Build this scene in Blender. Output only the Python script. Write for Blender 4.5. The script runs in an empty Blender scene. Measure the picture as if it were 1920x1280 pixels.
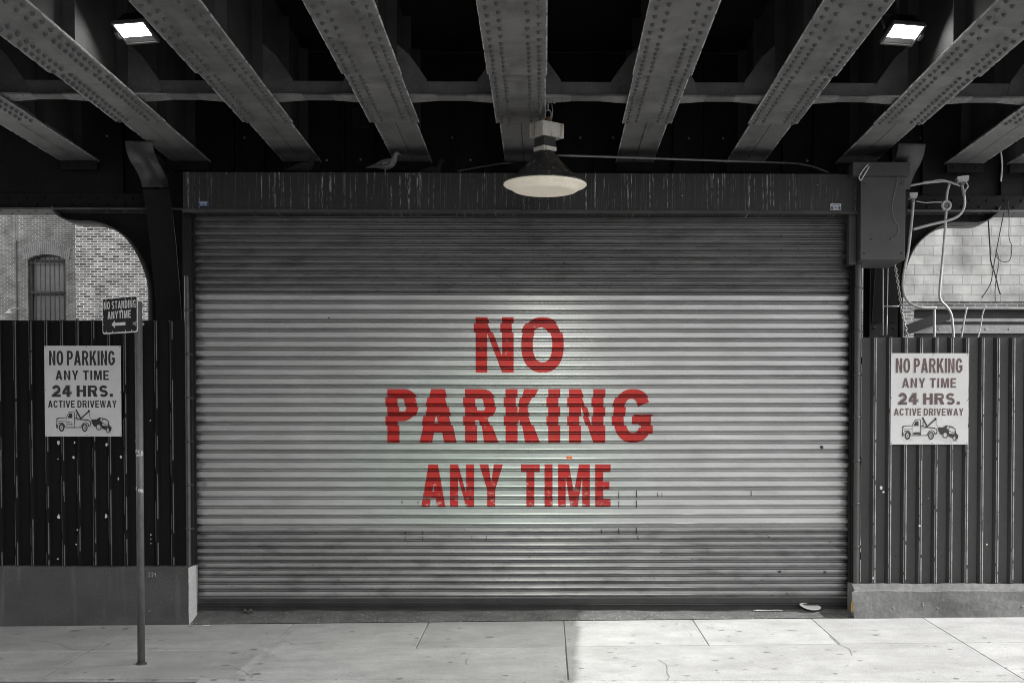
import bpy, bmesh, math, random
from mathutils import Vector, Matrix
from mathutils.geometry import tessellate_polygon
random.seed(7)
S = bpy.context.scene
COL = S.collection
R = math.radians

# ------------------------------------------------------------------ camera
F_PX, CX, CY = 2500.0, 1057.0, 915.0          # focal length and principal point in photo pixels (1920 x 1280)
YAW, PITCH, H = R(0.8), R(-1.5), 1.70
cam = bpy.data.cameras.new("camera")
cam.sensor_width = 36; cam.sensor_fit = 'HORIZONTAL'
cam.lens = F_PX / 1920 * 36
cam.shift_x = -(CX - 960) / 1920
cam.shift_y = (CY - 640) / 1920
cam.clip_start = 0.1; cam.clip_end = 2000
co = bpy.data.objects.new("camera", cam); COL.objects.link(co)
co.location = (0, 0, H); co.rotation_euler = (R(90) + PITCH, 0, -YAW)
S.camera = co
_Rm = co.rotation_euler.to_matrix()
def at(px, py, Y):
    """world (x, z) on the vertical plane y = Y seen at photo pixel (px, py)"""
    d = _Rm @ Vector(((px - CX) / F_PX, (CY - py) / F_PX, -1))
    t = Y / d.y
    return d.x * t, H + d.z * t
def P3(px, py, Y):
    x, z = at(px, py, Y); return (x, Y, z)

# ------------------------------------------------------------------ sky, sun, exposure
SUN_AZ, SUN_SLOPE = R(6.8), 0.95
SUN_EL = math.atan(SUN_SLOPE * math.cos(SUN_AZ))
w = bpy.data.worlds.new("World"); S.world = w; w.use_nodes = True
nt = w.node_tree; nt.nodes.clear()
sky = nt.nodes.new('ShaderNodeTexSky'); sky.sky_type = 'NISHITA'; sky.sun_disc = False
sky.sun_elevation = SUN_EL; sky.sun_rotation = R(90) + SUN_AZ
bw = nt.nodes.new('ShaderNodeHueSaturation'); bw.inputs['Saturation'].default_value = 0.0   # a black and white photograph
bg = nt.nodes.new('ShaderNodeBackground'); bg.inputs[1].default_value = 0.15
wo = nt.nodes.new('ShaderNodeOutputWorld')
nt.links.new(sky.outputs[0], bw.inputs['Color']); nt.links.new(bw.outputs[0], bg.inputs[0]); nt.links.new(bg.outputs[0], wo.inputs[0])
sl = bpy.data.lights.new("sun", 'SUN'); sl.energy = 2.2; sl.angle = R(0.5); sl.color = (1, 0.985, 0.96)
so = bpy.data.objects.new("sun", sl); COL.objects.link(so)
to_sun = Vector((math.cos(SUN_EL) * math.cos(SUN_AZ), -math.cos(SUN_EL) * math.sin(SUN_AZ), math.sin(SUN_EL)))
so.rotation_euler = to_sun.to_track_quat('Z', 'Y').to_euler(); so.location = (20, -5, 25)
S.view_settings.view_transform = 'Standard'; S.view_settings.look = 'None'
S.view_settings.gamma = 1; S.view_settings.exposure = 1.32
S.cycles.max_bounces = 10; S.cycles.diffuse_bounces = 6
S.cycles.use_denoising = True; S.cycles.denoiser = 'OPENIMAGEDENOISE'
S.cycles.denoising_input_passes = 'RGB_ALBEDO_NORMAL'; S.cycles.denoising_prefilter = 'ACCURATE'
S.cycles.pixel_filter_type = 'BLACKMAN_HARRIS'; S.cycles.filter_width = 1.0

# ------------------------------------------------------------------ materials
MATS = {}
def mat(name, c=0.2, var=0.25, scale=3.0, rough=0.6, metal=0.0, bump=0.0, bscale=60.0, stretch=(1, 1, 1), tint=(1, 1, 1), fine=0.12, spec=0.5, extra=None):
    if name in MATS: return MATS[name]
    m = bpy.data.materials.new(name); m.use_nodes = True
    n = m.node_tree.nodes; L = m.node_tree.links
    b = n['Principled BSDF']; b.inputs['Roughness'].default_value = rough; b.inputs['Metallic'].default_value = metal
    b.inputs['Specular IOR Level'].default_value = spec
    tc = n.new('ShaderNodeTexCoord'); oi = n.new('ShaderNodeObjectInfo')
    mul = n.new('ShaderNodeMath'); mul.operation = 'MULTIPLY'; mul.inputs[1].default_value = 37.0
    L.new(oi.outputs['Random'], mul.inputs[0])
    add = n.new('ShaderNodeVectorMath'); add.operation = 'ADD'
    L.new(tc.outputs['Object'], add.inputs[0]); L.new(mul.outputs[0], add.inputs[1])
    mp = n.new('ShaderNodeMapping'); mp.inputs['Scale'].default_value = stretch
    L.new(add.outputs[0], mp.inputs['Vector'])
    n1 = n.new('ShaderNodeTexNoise'); n1.inputs['Scale'].default_value = scale; n1.inputs['Detail'].default_value = 8; n1.inputs['Roughness'].default_value = 0.65
    L.new(mp.outputs[0], n1.inputs['Vector'])
    mr = n.new('ShaderNodeMapRange'); mr.inputs[1].default_value = 0.3; mr.inputs[2].default_value = 0.7
    mr.inputs[3].default_value = 1 - var; mr.inputs[4].default_value = 1 + var
    L.new(n1.outputs[0], mr.inputs[0])
    n2 = n.new('ShaderNodeTexNoise'); n2.inputs['Scale'].default_value = bscale; n2.inputs['Detail'].default_value = 4
    L.new(mp.outputs[0], n2.inputs['Vector'])
    mr2 = n.new('ShaderNodeMapRange'); mr2.inputs[1].default_value = 0.3; mr2.inputs[2].default_value = 0.7
    mr2.inputs[3].default_value = 1 - fine; mr2.inputs[4].default_value = 1 + fine
    L.new(n2.outputs[0], mr2.inputs[0])
    pm = n.new('ShaderNodeMath'); pm.operation = 'MULTIPLY'
    L.new(mr.outputs[0], pm.inputs[0]); L.new(mr2.outputs[0], pm.inputs[1])
    mx = n.new('ShaderNodeVectorMath'); mx.operation = 'SCALE'
    mx.inputs[0].default_value = (c * tint[0], c * tint[1], c * tint[2])
    L.new(pm.outputs[0], mx.inputs['Scale'])
    out = mx.outputs[0]
    if extra: out = extra(n, L, out, tc, mp, b)
    L.new(out, b.inputs['Base Color'])
    if bump:
        bp = n.new('ShaderNodeBump'); bp.inputs['Strength'].default_value = bump; bp.inputs['Distance'].default_value = 0.01
        L.new(n2.outputs[0], bp.inputs['Height']); L.new(bp.outputs[0], b.inputs['Normal'])
    MATS[name] = m
    return m

def mixc(n, L, a, col, fac):
    x = n.new('ShaderNodeMix'); x.data_type = 'RGBA'
    L.new(fac, x.inputs[0]); L.new(a, x.inputs[6])
    if isinstance(col, tuple): x.inputs[7].default_value = (*col, 1)
    else: L.new(col, x.inputs[7])
    return x.outputs[2]
def ramp(n, L, src, lo, hi, inv=False):
    r = n.new('ShaderNodeMapRange'); r.inputs[1].default_value = lo; r.inputs[2].default_value = hi
    r.inputs[3].default_value = 1.0 if inv else 0.0; r.inputs[4].default_value = 0.0 if inv else 1.0
    L.new(src, r.inputs[0]); return r.outputs[0]
def noise(n, L, vec, scale, detail=5, stretch=None):
    if stretch:
        mp = n.new('ShaderNodeMapping'); mp.inputs['Scale'].default_value = stretch; L.new(vec, mp.inputs['Vector']); vec = mp.outputs[0]
    t = n.new('ShaderNodeTexNoise'); t.inputs['Scale'].default_value = scale; t.inputs['Detail'].default_value = detail
    L.new(vec, t.inputs['Vector']); return t.outputs[0]
def mth(n, L, op, a, b=None):
    m = n.new('ShaderNodeMath'); m.operation = op
    for i, v in enumerate((a, b)):
        if v is None: continue
        if isinstance(v, (int, float)): m.inputs[i].default_value = v
        else: L.new(v, m.inputs[i])
    return m.outputs[0]

def ex_beam(n, L, out, tc, mp, b, lo=.236, hi=.258):
    sx = n.new('ShaderNodeSeparateXYZ'); L.new(tc.outputs['Object'], sx.inputs[0])
    ax = mth(n, L, 'ABSOLUTE', sx.outputs[0])
    e = ramp(n, L, ax, lo, hi)
    k = ramp(n, L, noise(n, L, mp.outputs[0], 9, 6), 0.42, 0.62)
    out = mixc(n, L, out, (0.42, 0.41, 0.39), mth(n, L, 'MULTIPLY', mth(n, L, 'MULTIPLY', e, k), 0.85))
    cb = ramp(n, L, noise(n, L, mp.outputs[0], 3.0, 6, (0.6, 4.0, 1)), 0.62, 0.74)
    out = mixc(n, L, out, (0.42, 0.42, 0.42), mth(n, L, 'MULTIPLY', cb, 0.28))
    dk_ = ramp(n, L, noise(n, L, mp.outputs[0], 5.0, 9, (1.5, 0.5, 1)), 0.52, 0.70)
    return mixc(n, L, out, (0.06, 0.06, 0.06), mth(n, L, 'MULTIPLY', dk_, 0.5))
def ex_flange(n, L, out, tc, mp, b): return ex_beam(n, L, out, tc, mp, b, .192, .211)
def ex_streaks(n, L, out, tc, mp, b):
    v = tc.outputs['Object']
    a = ramp(n, L, noise(n, L, v, 1.0, 3, (42, 1, 1.0)), 0.555, 0.68)
    a2 = ramp(n, L, noise(n, L, v, 1.0, 5, (60, 1, 14)), 0.43, 0.58)
    g = ramp(n, L, noise(n, L, v, 1.0, 3, (1.6, 1, 0.3)), 0.40, 0.56)
    f = mth(n, L, 'MULTIPLY', mth(n, L, 'MULTIPLY', a, a2), g)
    thin = ramp(n, L, noise(n, L, v, 1.0, 2, (95, 1, 0.7)), 0.60, 0.74)
    out = mixc(n, L, out, (0.16, 0.16, 0.16), mth(n, L, 'MULTIPLY', thin, 0.6))
    spots = ramp(n, L, noise(n, L, v, 26, 2), 0.735, 0.77)
    f = mth(n, L, 'MAXIMUM', f, spots)
    return mixc(n, L, out, (0.65, 0.65, 0.63), mth(n, L, 'MULTIPLY', f, 0.85))
def ex_peel(n, L, out, tc, mp, b):
    sp = ramp(n, L, noise(n, L, tc.outputs['Object'], 9, 3, (1.4, 1, 0.8)), 0.775, 0.79)
    return mixc(n, L, out, (0.4, 0.4, 0.4), sp)
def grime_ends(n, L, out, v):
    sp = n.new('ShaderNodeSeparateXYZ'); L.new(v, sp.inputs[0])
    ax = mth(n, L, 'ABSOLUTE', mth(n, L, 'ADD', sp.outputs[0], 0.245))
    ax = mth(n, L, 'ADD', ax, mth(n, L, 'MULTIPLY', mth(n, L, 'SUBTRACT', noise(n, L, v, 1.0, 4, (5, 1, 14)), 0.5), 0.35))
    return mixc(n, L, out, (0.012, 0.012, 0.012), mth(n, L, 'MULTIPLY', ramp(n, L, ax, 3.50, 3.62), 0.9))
def ex_dirty(n, L, out, tc, mp, b):
    v = tc.outputs['Object']
    d = ramp(n, L, noise(n, L, v, 2.6, 10, (1.2, 1, 3.5)), 0.52, 0.72)
    out = mixc(n, L, out, (0.05, 0.05, 0.05), mth(n, L, 'MULTIPLY', d, 0.45))
    s = ramp(n, L, noise(n, L, v, 30, 3, (1, 1, 1.6)), 0.68, 0.73)
    out = mixc(n, L, out, (0.015, 0.015, 0.015), mth(n, L, 'MULTIPLY', s, 0.9))
    return grime_ends(n, L, out, v)
def ex_galv(n, L, out, tc, mp, b):
    v = tc.outputs['Object']
    d = ramp(n, L, noise(n, L, v, 2.2, 10, (1, 1, 2)), 0.50, 0.75)
    out = mixc(n, L, out, (0.33, 0.335, 0.33), mth(n, L, 'MULTIPLY', d, 0.35))
    sc = ramp(n, L, noise(n, L, v, 1.0, 6, (70, 1, 5)), 0.64, 0.74)
    out = mixc(n, L, out, (0.72, 0.73, 0.72), mth(n, L, 'MULTIPLY', sc, 0.4))
    s = ramp(n, L, noise(n, L, v, 34, 3), 0.74, 0.77)
    out = mixc(n, L, out, (0.03, 0.03, 0.03), mth(n, L, 'MULTIPLY', s, 0.8))
    out = grime_ends(n, L, out, v)
    # greenish tint in the middle of the curtain, fading outwards
    vm = n.new('ShaderNodeVectorMath'); vm.operation = 'LENGTH'
    mp2 = n.new('ShaderNodeMapping'); mp2.inputs['Location'].default_value = (0.35, 0, -1.2); mp2.inputs['Scale'].default_value = (0.55, 0, 0.75)
    L.new(v, mp2.inputs['Vector']); L.new(mp2.outputs[0], vm.inputs[0])
    g = ramp(n, L, vm.outputs['Value'], 0.25, 1.1, True)
    gm = n.new('ShaderNodeMix'); gm.data_type = 'RGBA'; gm.blend_type = 'MULTIPLY'
    L.new(g, gm.inputs[0]); L.new(out, gm.inputs[6]); gm.inputs[7].default_value = (0.90, 1.0, 0.93, 1)
    return gm.outputs[2]
def ex_conc(n, L, out, tc, mp, b):
    v = tc.outputs['Object']
    g = n.new('ShaderNodeNewGeometry')
    isl = n.new('ShaderNodeMapRange'); isl.inputs[3].default_value = 0.88; isl.inputs[4].default_value = 1.06
    L.new(g.outputs['Random Per Island'], isl.inputs[0])
    s = n.new('ShaderNodeVectorMath'); s.operation = 'SCALE'; L.new(out, s.inputs[0]); L.new(isl.outputs[0], s.inputs['Scale'])
    out = s.outputs[0]
    st = ramp(n, L, noise(n, L, v, 1.1, 8), 0.52, 0.72)
    out = mixc(n, L, out, (0.24, 0.24, 0.235), mth(n, L, 'MULTIPLY', st, 0.45))
    sp = ramp(n, L, noise(n, L, v, 13, 2, (1.0, 1.7, 1)), 0.71, 0.74)
    out = mixc(n, L, out, (0.10, 0.10, 0.10), mth(n, L, 'MULTIPLY', sp, 0.6))
    vo = n.new('ShaderNodeTexVoronoi'); vo.feature = 'DISTANCE_TO_EDGE'; vo.inputs['Scale'].default_value = 0.45
    ds = n.new('ShaderNodeVectorMath'); ds.operation = 'ADD'
    nn = n.new('ShaderNodeTexNoise'); nn.inputs['Scale'].default_value = 2.5; nn.inputs['Detail'].default_value = 6; L.new(v, nn.inputs['Vector'])
    L.new(v, ds.inputs[0]); L.new(nn.outputs['Color'], ds.inputs[1]); L.new(ds.outputs[0], vo.inputs['Vector'])
    cr = ramp(n, L, vo.outputs['Distance'], 0.001, 0.004, True)
    cm = ramp(n, L, noise(n, L, v, 0.8, 2), 0.52, 0.6)
    out = mixc(n, L, out, (0.12, 0.12, 0.12), mth(n, L, 'MULTIPLY', mth(n, L, 'MULTIPLY', cr, cm), 0.5))
    gv = n.new('ShaderNodeTexVoronoi'); gv.inputs['Scale'].default_value = 3.2; L.new(v, gv.inputs['Vector'])
    sv = n.new('ShaderNodeSeparateXYZ'); L.new(gv.outputs['Color'], sv.inputs[0])
    gum = mth(n, L, 'MULTIPLY', ramp(n, L, gv.outputs['Distance'], 0.085, 0.12, True), ramp(n, L, sv.outputs[0], 0.45, 0.5))
    out = mixc(n, L, out, (0.09, 0.09, 0.09), mth(n, L, 'MULTIPLY', gum, 0.55))
    dr_ = ramp(n, L, noise(n, L, v, 1.0, 9, (0.5, 2.2, 1)), 0.5, 0.68)
    return mixc(n, L, out, (0.27, 0.27, 0.265), mth(n, L, 'MULTIPLY', dr_, 0.4))
def ex_wall(n, L, out, tc, mp, b):
    v = tc.outputs['Object']
    s1 = ramp(n, L, noise(n, L, v, 1.6, 9, (1, 1, 1.6)), 0.5, 0.72)
    out = mixc(n, L, out, (0.025, 0.025, 0.025), mth(n, L, 'MULTIPLY', s1, 0.45))
    s2 = ramp(n, L, noise(n, L, v, 22, 4), 0.68, 0.73)
    out = mixc(n, L, out, (0.22, 0.22, 0.22), mth(n, L, 'MULTIPLY', s2, 0.5))
    s3 = ramp(n, L, noise(n, L, v, 1.0, 5, (9, 1, 0.8)), 0.60, 0.72)
    return mixc(n, L, out, (0.16, 0.16, 0.16), mth(n, L, 'MULTIPLY', s3, 0.3))
def brick(name, c1, c2, mortar, bw_, bh, msize, rough=0.85, bump=0.4, noise_amt=0.5, bias=0.0):
    m = bpy.data.materials.new(name); m.use_nodes = True
    n = m.node_tree.nodes; L = m.node_tree.links; b = n['Principled BSDF']; b.inputs['Roughness'].default_value = rough
    tc = n.new('ShaderNodeTexCoord'); sp = n.new('ShaderNodeSeparateXYZ'); L.new(tc.outputs['Object'], sp.inputs[0])
    cb = n.new('ShaderNodeCombineXYZ')
    L.new(mth(n, L, 'ADD', sp.outputs[0], sp.outputs[1]), cb.inputs[0]); L.new(sp.outputs[2], cb.inputs[1])
    nz = n.new('ShaderNodeTexNoise'); nz.inputs['Scale'].default_value = 3.0; nz.inputs['Detail'].default_value = 5; L.new(tc.outputs['Object'], nz.inputs['Vector'])
    sc = n.new('ShaderNodeVectorMath'); sc.operation = 'SCALE'; sc.inputs['Scale'].default_value = 0.03 * noise_amt; L.new(nz.outputs['Color'], sc.inputs[0])
    ad = n.new('ShaderNodeVectorMath'); ad.operation = 'ADD'; L.new(cb.outputs[0], ad.inputs[0]); L.new(sc.outputs[0], ad.inputs[1])
    t = n.new('ShaderNodeTexBrick'); L.new(ad.outputs[0], t.inputs['Vector'])
    t.inputs['Color1'].default_value = (*c1, 1); t.inputs['Color2'].default_value = (*c2, 1); t.inputs['Mortar'].default_value = (*mortar, 1)
    t.inputs['Scale'].default_value = 1.0; t.inputs['Mortar Size'].default_value = msize; t.inputs['Mortar Smooth'].default_value = 0.2
    t.inputs['Brick Width'].default_value = bw_; t.inputs['Row Height'].default_value = bh; t.inputs['Bias'].default_value = bias
    n2 = noise(n, L, tc.outputs['Object'], 2.0, 8)
    mr = n.new('ShaderNodeMapRange'); mr.inputs[1].default_value = 0.3; mr.inputs[2].default_value = 0.7; mr.inputs[3].default_value = 0.62; mr.inputs[4].default_value = 1.35
    L.new(n2, mr.inputs[0])
    s = n.new('ShaderNodeVectorMath'); s.operation = 'SCALE'; L.new(t.outputs['Color'], s.inputs[0]); L.new(mr.outputs[0], s.inputs['Scale'])
    L.new(s.outputs[0], b.inputs['Base Color'])
    bp = n.new('ShaderNodeBump'); bp.inputs['Strength'].default_value = bump; bp.inputs['Distance'].default_value = 0.012
    iv = mth(n, L, 'SUBTRACT', 1.0, t.outputs['Fac'])
    L.new(mth(n, L, 'ADD', iv, mth(n, L, 'MULTIPLY', noise(n, L, tc.outputs['Object'], 30, 3), 0.6)), bp.inputs['Height'])
    L.new(bp.outputs[0], b.inputs['Normal'])
    MATS[name] = m; return m

M_beam = mat('weathered beam paint', 0.18, 0.35, 2.5, 0.45, 0, 0.2, 110, (1, 1, 1), extra=ex_beam, fine=.09)
M_flange = mat('weathered flange paint', 0.18, 0.2, 2.5, 0.45, 0, 0.2, 110, (1, 1, 1), extra=ex_flange, fine=.09)
M_ribsun = mat('rib highlight paint', 0.32, 0.5, 6, 0.6, 0, 0.1, 60)  # pale tone stands in for sun on the fence rib slopes
M_brace2 = mat('brace flange paint', 0.2, 0.4, 5.0, 0.55, 0, 0.2, 60)
M_rivet = mat('shade toned rivets', 0.10, 0.45, 30, 0.4, 0.0, 0.0)  # darker than the beams: shade on the heads put into the colour
M_wornedge = mat('worn steel edge', 0.5, 0.5, 8, 0.6, 0, 0.2, 60)
M_darkpipe = mat('dark pipe paint', 0.045, 0.35, 8, 0.4, 0.1)
M_web = mat('grimy steel paint', 0.06, 0.3, 2.0, 0.7, 0, 0.15)
M_brace = mat('brace paint', 0.13, 0.35, 4.0, 0.6, 0, 0.2, 50)
M_black = mat('black steel paint', 0.014, 0.35, 3.0, 0.65, 0, 0.15, spec=0.25)
M_deck = mat('soot black deck', 0.012, 0.3, 2.0, 0.95, 0, 0, spec=0.1)
M_header = mat('header paint', 0.023, 0.2, 2.0, 0.55, 0, 0.08, extra=ex_streaks)
M_motor = mat('motor box paint', 0.058, 0.18, 3.0, 0.5, 0, 0.08)
M_galv = mat('galvanised slats', 0.50, 0.12, 2.0, 0.42, 0.55, 0.03, 120, (1, 1, 6), extra=ex_galv)
M_dirty = mat('dirty slats', 0.26, 0.2, 2.0, 0.4, 0.35, 0.05, 90, (1, 1, 5), extra=ex_dirty)
M_dirty2 = mat('sooty slats', 0.25, 0.2, 2.0, 0.5, 0.4, 0.05, 90, (1, 1, 5), extra=ex_dirty)
M_bar = mat('dark bar', 0.03, 0.3, 4, 0.5, 0.2, 0.1)
def ex_red(n, L, out, tc, mp, b):
    v = tc.outputs['Object']
    lf = ramp(n, L, noise(n, L, v, 2.5, 6, (1, 1, 2)), 0.42, 0.68)
    out = mixc(n, L, out, (0.30, 0.02, 0.016), mth(n, L, 'MULTIPLY', lf, 0.7))
    sp = n.new('ShaderNodeSeparateXYZ'); L.new(v, sp.inputs[0])
    low = mth(n, L, 'ADD', mth(n, L, 'MULTIPLY', ramp(n, L, sp.outputs[2], 1.15, 1.45, True), 0.10), 0.0)
    ch = ramp(n, L, mth(n, L, 'ADD', noise(n, L, v, 13, 8, (1, 1, 1.5)), low), 0.66, 0.70)
    out = mixc(n, L, out, (0.42, 0.34, 0.32), mth(n, L, 'MULTIPLY', ch, 0.65))
    sc = ramp(n, L, noise(n, L, v, 1.0, 5, (50, 1, 6)), 0.66, 0.74)
    return mixc(n, L, out, (0.5, 0.16, 0.13), mth(n, L, 'MULTIPLY', sc, 0.5))
M_red = mat('red paint', 1.0, 0.14, 7, 0.5, 0, 0.03, 90, (1, 1, 3), tint=(0.42, 0.011, 0.008), extra=ex_red)
M_fence = mat('dark corrugated paint', 0.006, 0.3, 1.5, 0.6, 0, 0.06, 40, (1, 1, 0.4), spec=.2)
M_fence2 = mat('grey corrugated paint', 0.028, 0.3, 1.5, 0.5, 0, 0.06, 40, (1, 1, 0.4), extra=ex_peel)
M_wallL = mat('charcoal wall paint', 0.062, 0.2, 2.0, 0.75, 0, 0.4, 45, extra=ex_wall)
M_wallR = mat('grey wall paint', 0.16, 0.18, 2.5, 0.55, 0, 0.9, 14, extra=ex_wall)
M_white = mat('old white paint', 0.55, 0.1, 5, 0.6, 0, 0.2, 40)
M_walk = mat('sidewalk concrete', 0.40, 0.16, 2.8, 0.88, 0, 0.5, 90, extra=ex_conc, fine=.26)
M_gum = mat('trodden gum', 0.20, 0.4, 20, .9)
M_strip = mat('pale joint mortar', 0.37, 0.3, 5, .9, 0, .4, 60)
M_mortar = mat('joint mortar', 0.14, 0.3, 4, 0.9)
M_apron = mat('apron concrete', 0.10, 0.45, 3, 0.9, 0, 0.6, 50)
M_road = mat('asphalt', 0.10, 0.2, 1, 0.9, 0, 0.3, 80)
M_curb = mat('curb stone', 0.28, 0.3, 3, 0.85, 0, 0.4, 40)
M_lot = mat('lot ground', 0.2, 0.3, 1, 0.95)
M_lot2 = mat('sign white', 0.60, 0.06, 4, 0.4, 0, 0.0, fine=0.015)
M_ink = mat('sign ink', 0.022, 0.2, 30, 0.5, tint=(1.15, 1, 1))
M_ink2 = mat('faded sign ink', 0.085, 0.35, 12, 0.5, tint=(1.35, 0.85, 0.85))
M_halo = mat('grey halo ink', 0.25, 0.1, 8, 0.5)
M_cream = mat('cream lens', 0.85, 0.08, 6, 0.35, 0, 0.05, 90, tint=(1, 0.93, 0.78))
_b = M_cream.node_tree.nodes['Principled BSDF']; _b.inputs['Emission Color'].default_value = (1, .93, .78, 1); _b.inputs['Emission Strength'].default_value = .06
def ex_dome(n, L, out, tc, mp, b):
    f = ramp(n, L, noise(n, L, tc.outputs['Object'], 22, 6, (1, 1, 0.5)), 0.60, 0.66)
    out = mixc(n, L, out, (0.3, 0.29, 0.27), mth(n, L, 'MULTIPLY', f, 0.7))
    r_ = ramp(n, L, noise(n, L, tc.outputs['Object'], 9, 6, (1, 1, 0.25)), 0.56, 0.68)
    return mixc(n, L, out, (0.12, 0.075, 0.045), mth(n, L, 'MULTIPLY', r_, 0.6))
M_dome = mat('dark reflector', 0.045, 0.5, 6, 0.5, 0.2, 0.15, 30, (1, 1, 0.3), extra=ex_dome)
def ex_rust(n, L, out, tc, mp, b):
    f = ramp(n, L, noise(n, L, tc.outputs['Object'], 14, 6, (1, 1, 0.35)), 0.52, 0.66)
    return mixc(n, L, out, (0.16, 0.075, 0.03), mth(n, L, 'MULTIPLY', f, 0.7))
M_ballast = mat('rusting white enamel', 0.62, 0.1, 6, 0.5, 0, 0.1, tint=(1, 0.97, 0.9), extra=ex_rust)
M_rust = mat('rusty iron', 0.16, 0.4, 20, 0.8, 0.2, 0.3, tint=(1.2, 0.8, 0.5))
M_conduit = mat('pale conduit paint', 0.50, 0.2, 8, 0.5, 0.1)
M_pipe = mat('dull grey pipe', 0.16, 0.3, 8, 0.5, 0.2)
M_wire = mat('black wire', 0.02, 0.2, 5, 0.6)
M_wirew = mat('pale wire', 0.6, 0.2, 9, 0.6)
M_chain = mat('steel chain', 0.35, 0.3, 20, 0.45, 0.6)
M_pole = mat('sign pole steel', 0.11, 0.35, 5, 0.5, 0.3, 0.1, 40, (1, 1, 0.3), extra=ex_peel)
M_signface = mat('dark sign face', 0.022, 0.1, 6, 0.75, spec=.15)
M_legend = mat('pale sign legend', 0.55, 0.1, 20, 0.4)
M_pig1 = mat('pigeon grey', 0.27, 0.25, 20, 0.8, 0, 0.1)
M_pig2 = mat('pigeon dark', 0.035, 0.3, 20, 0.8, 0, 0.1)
M_pigw = mat('wing feathers', 0.12, 0.5, 26, 0.8, 0, 0.1, 60, (3, 1, 1))
M_paper = mat('scrap paper', 0.75, 0.05, 6, 0.7)
M_dirt = mat('leaf litter', 0.10, 0.6, 30, 0.9)
M_blue = mat('blue sticker', 1, 0.2, 40, 0.5, tint=(0.05, 0.10, 0.25))
M_bluew = mat('pale sticker', 0.6, 0.1, 40, 0.5)
M_orange = mat('orange sticker', 1, 0.2, 60, 0.5, tint=(0.75, 0.16, 0.03))
M_yellow = mat('yellow paint', 1, 0.3, 20, 0.6, tint=(0.6, 0.32, 0.03))
M_glass = mat('dusty window glass', 0.16, 0.3, 1.5, 0.15)
M_frame = mat('window frame paint', 0.07, 0.3, 3, 0.7)
M_brickA = brick('grey brick', (0.20, 0.20, 0.20), (0.11, 0.11, 0.11), (0.36, 0.36, 0.35), 0.215, 0.0677, 0.011)
M_brickB = brick('dark brick with pale mortar', (0.24, 0.23, 0.23), (0.03, 0.03, 0.03), (0.50, 0.49, 0.48), 0.215, 0.073, 0.0125, bump=0.8, noise_amt=1.0, bias=0.1)
M_block = brick('painted block', (0.43, 0.43, 0.42), (0.36, 0.36, 0.355), (0.26, 0.26, 0.26), 0.39, 0.197, 0.007, bump=1.0, noise_amt=0.8)
M_brickD = brick('dark blocker brick', (0.07, 0.07, 0.07), (0.04, 0.04, 0.04), (0.10, 0.10, 0.10), 0.215, 0.073, 0.011)
def emis(name, s, c=(1, 1, 1)):
    m = bpy.data.materials.new(name); m.use_nodes = True
    b = m.node_tree.nodes['Principled BSDF']; b.inputs['Emission Color'].default_value = (*c, 1); b.inputs['Emission Strength'].default_value = s
    b.inputs['Base Color'].default_value = (0.8, 0.8, 0.8, 1); return m
M_lit = emis('lit flood lamp', 14.0, (1, 1, 0.98))
M_refl = mat('lamp reflector', 0.5, 0.2, 8, 0.35, 0.4)

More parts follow.
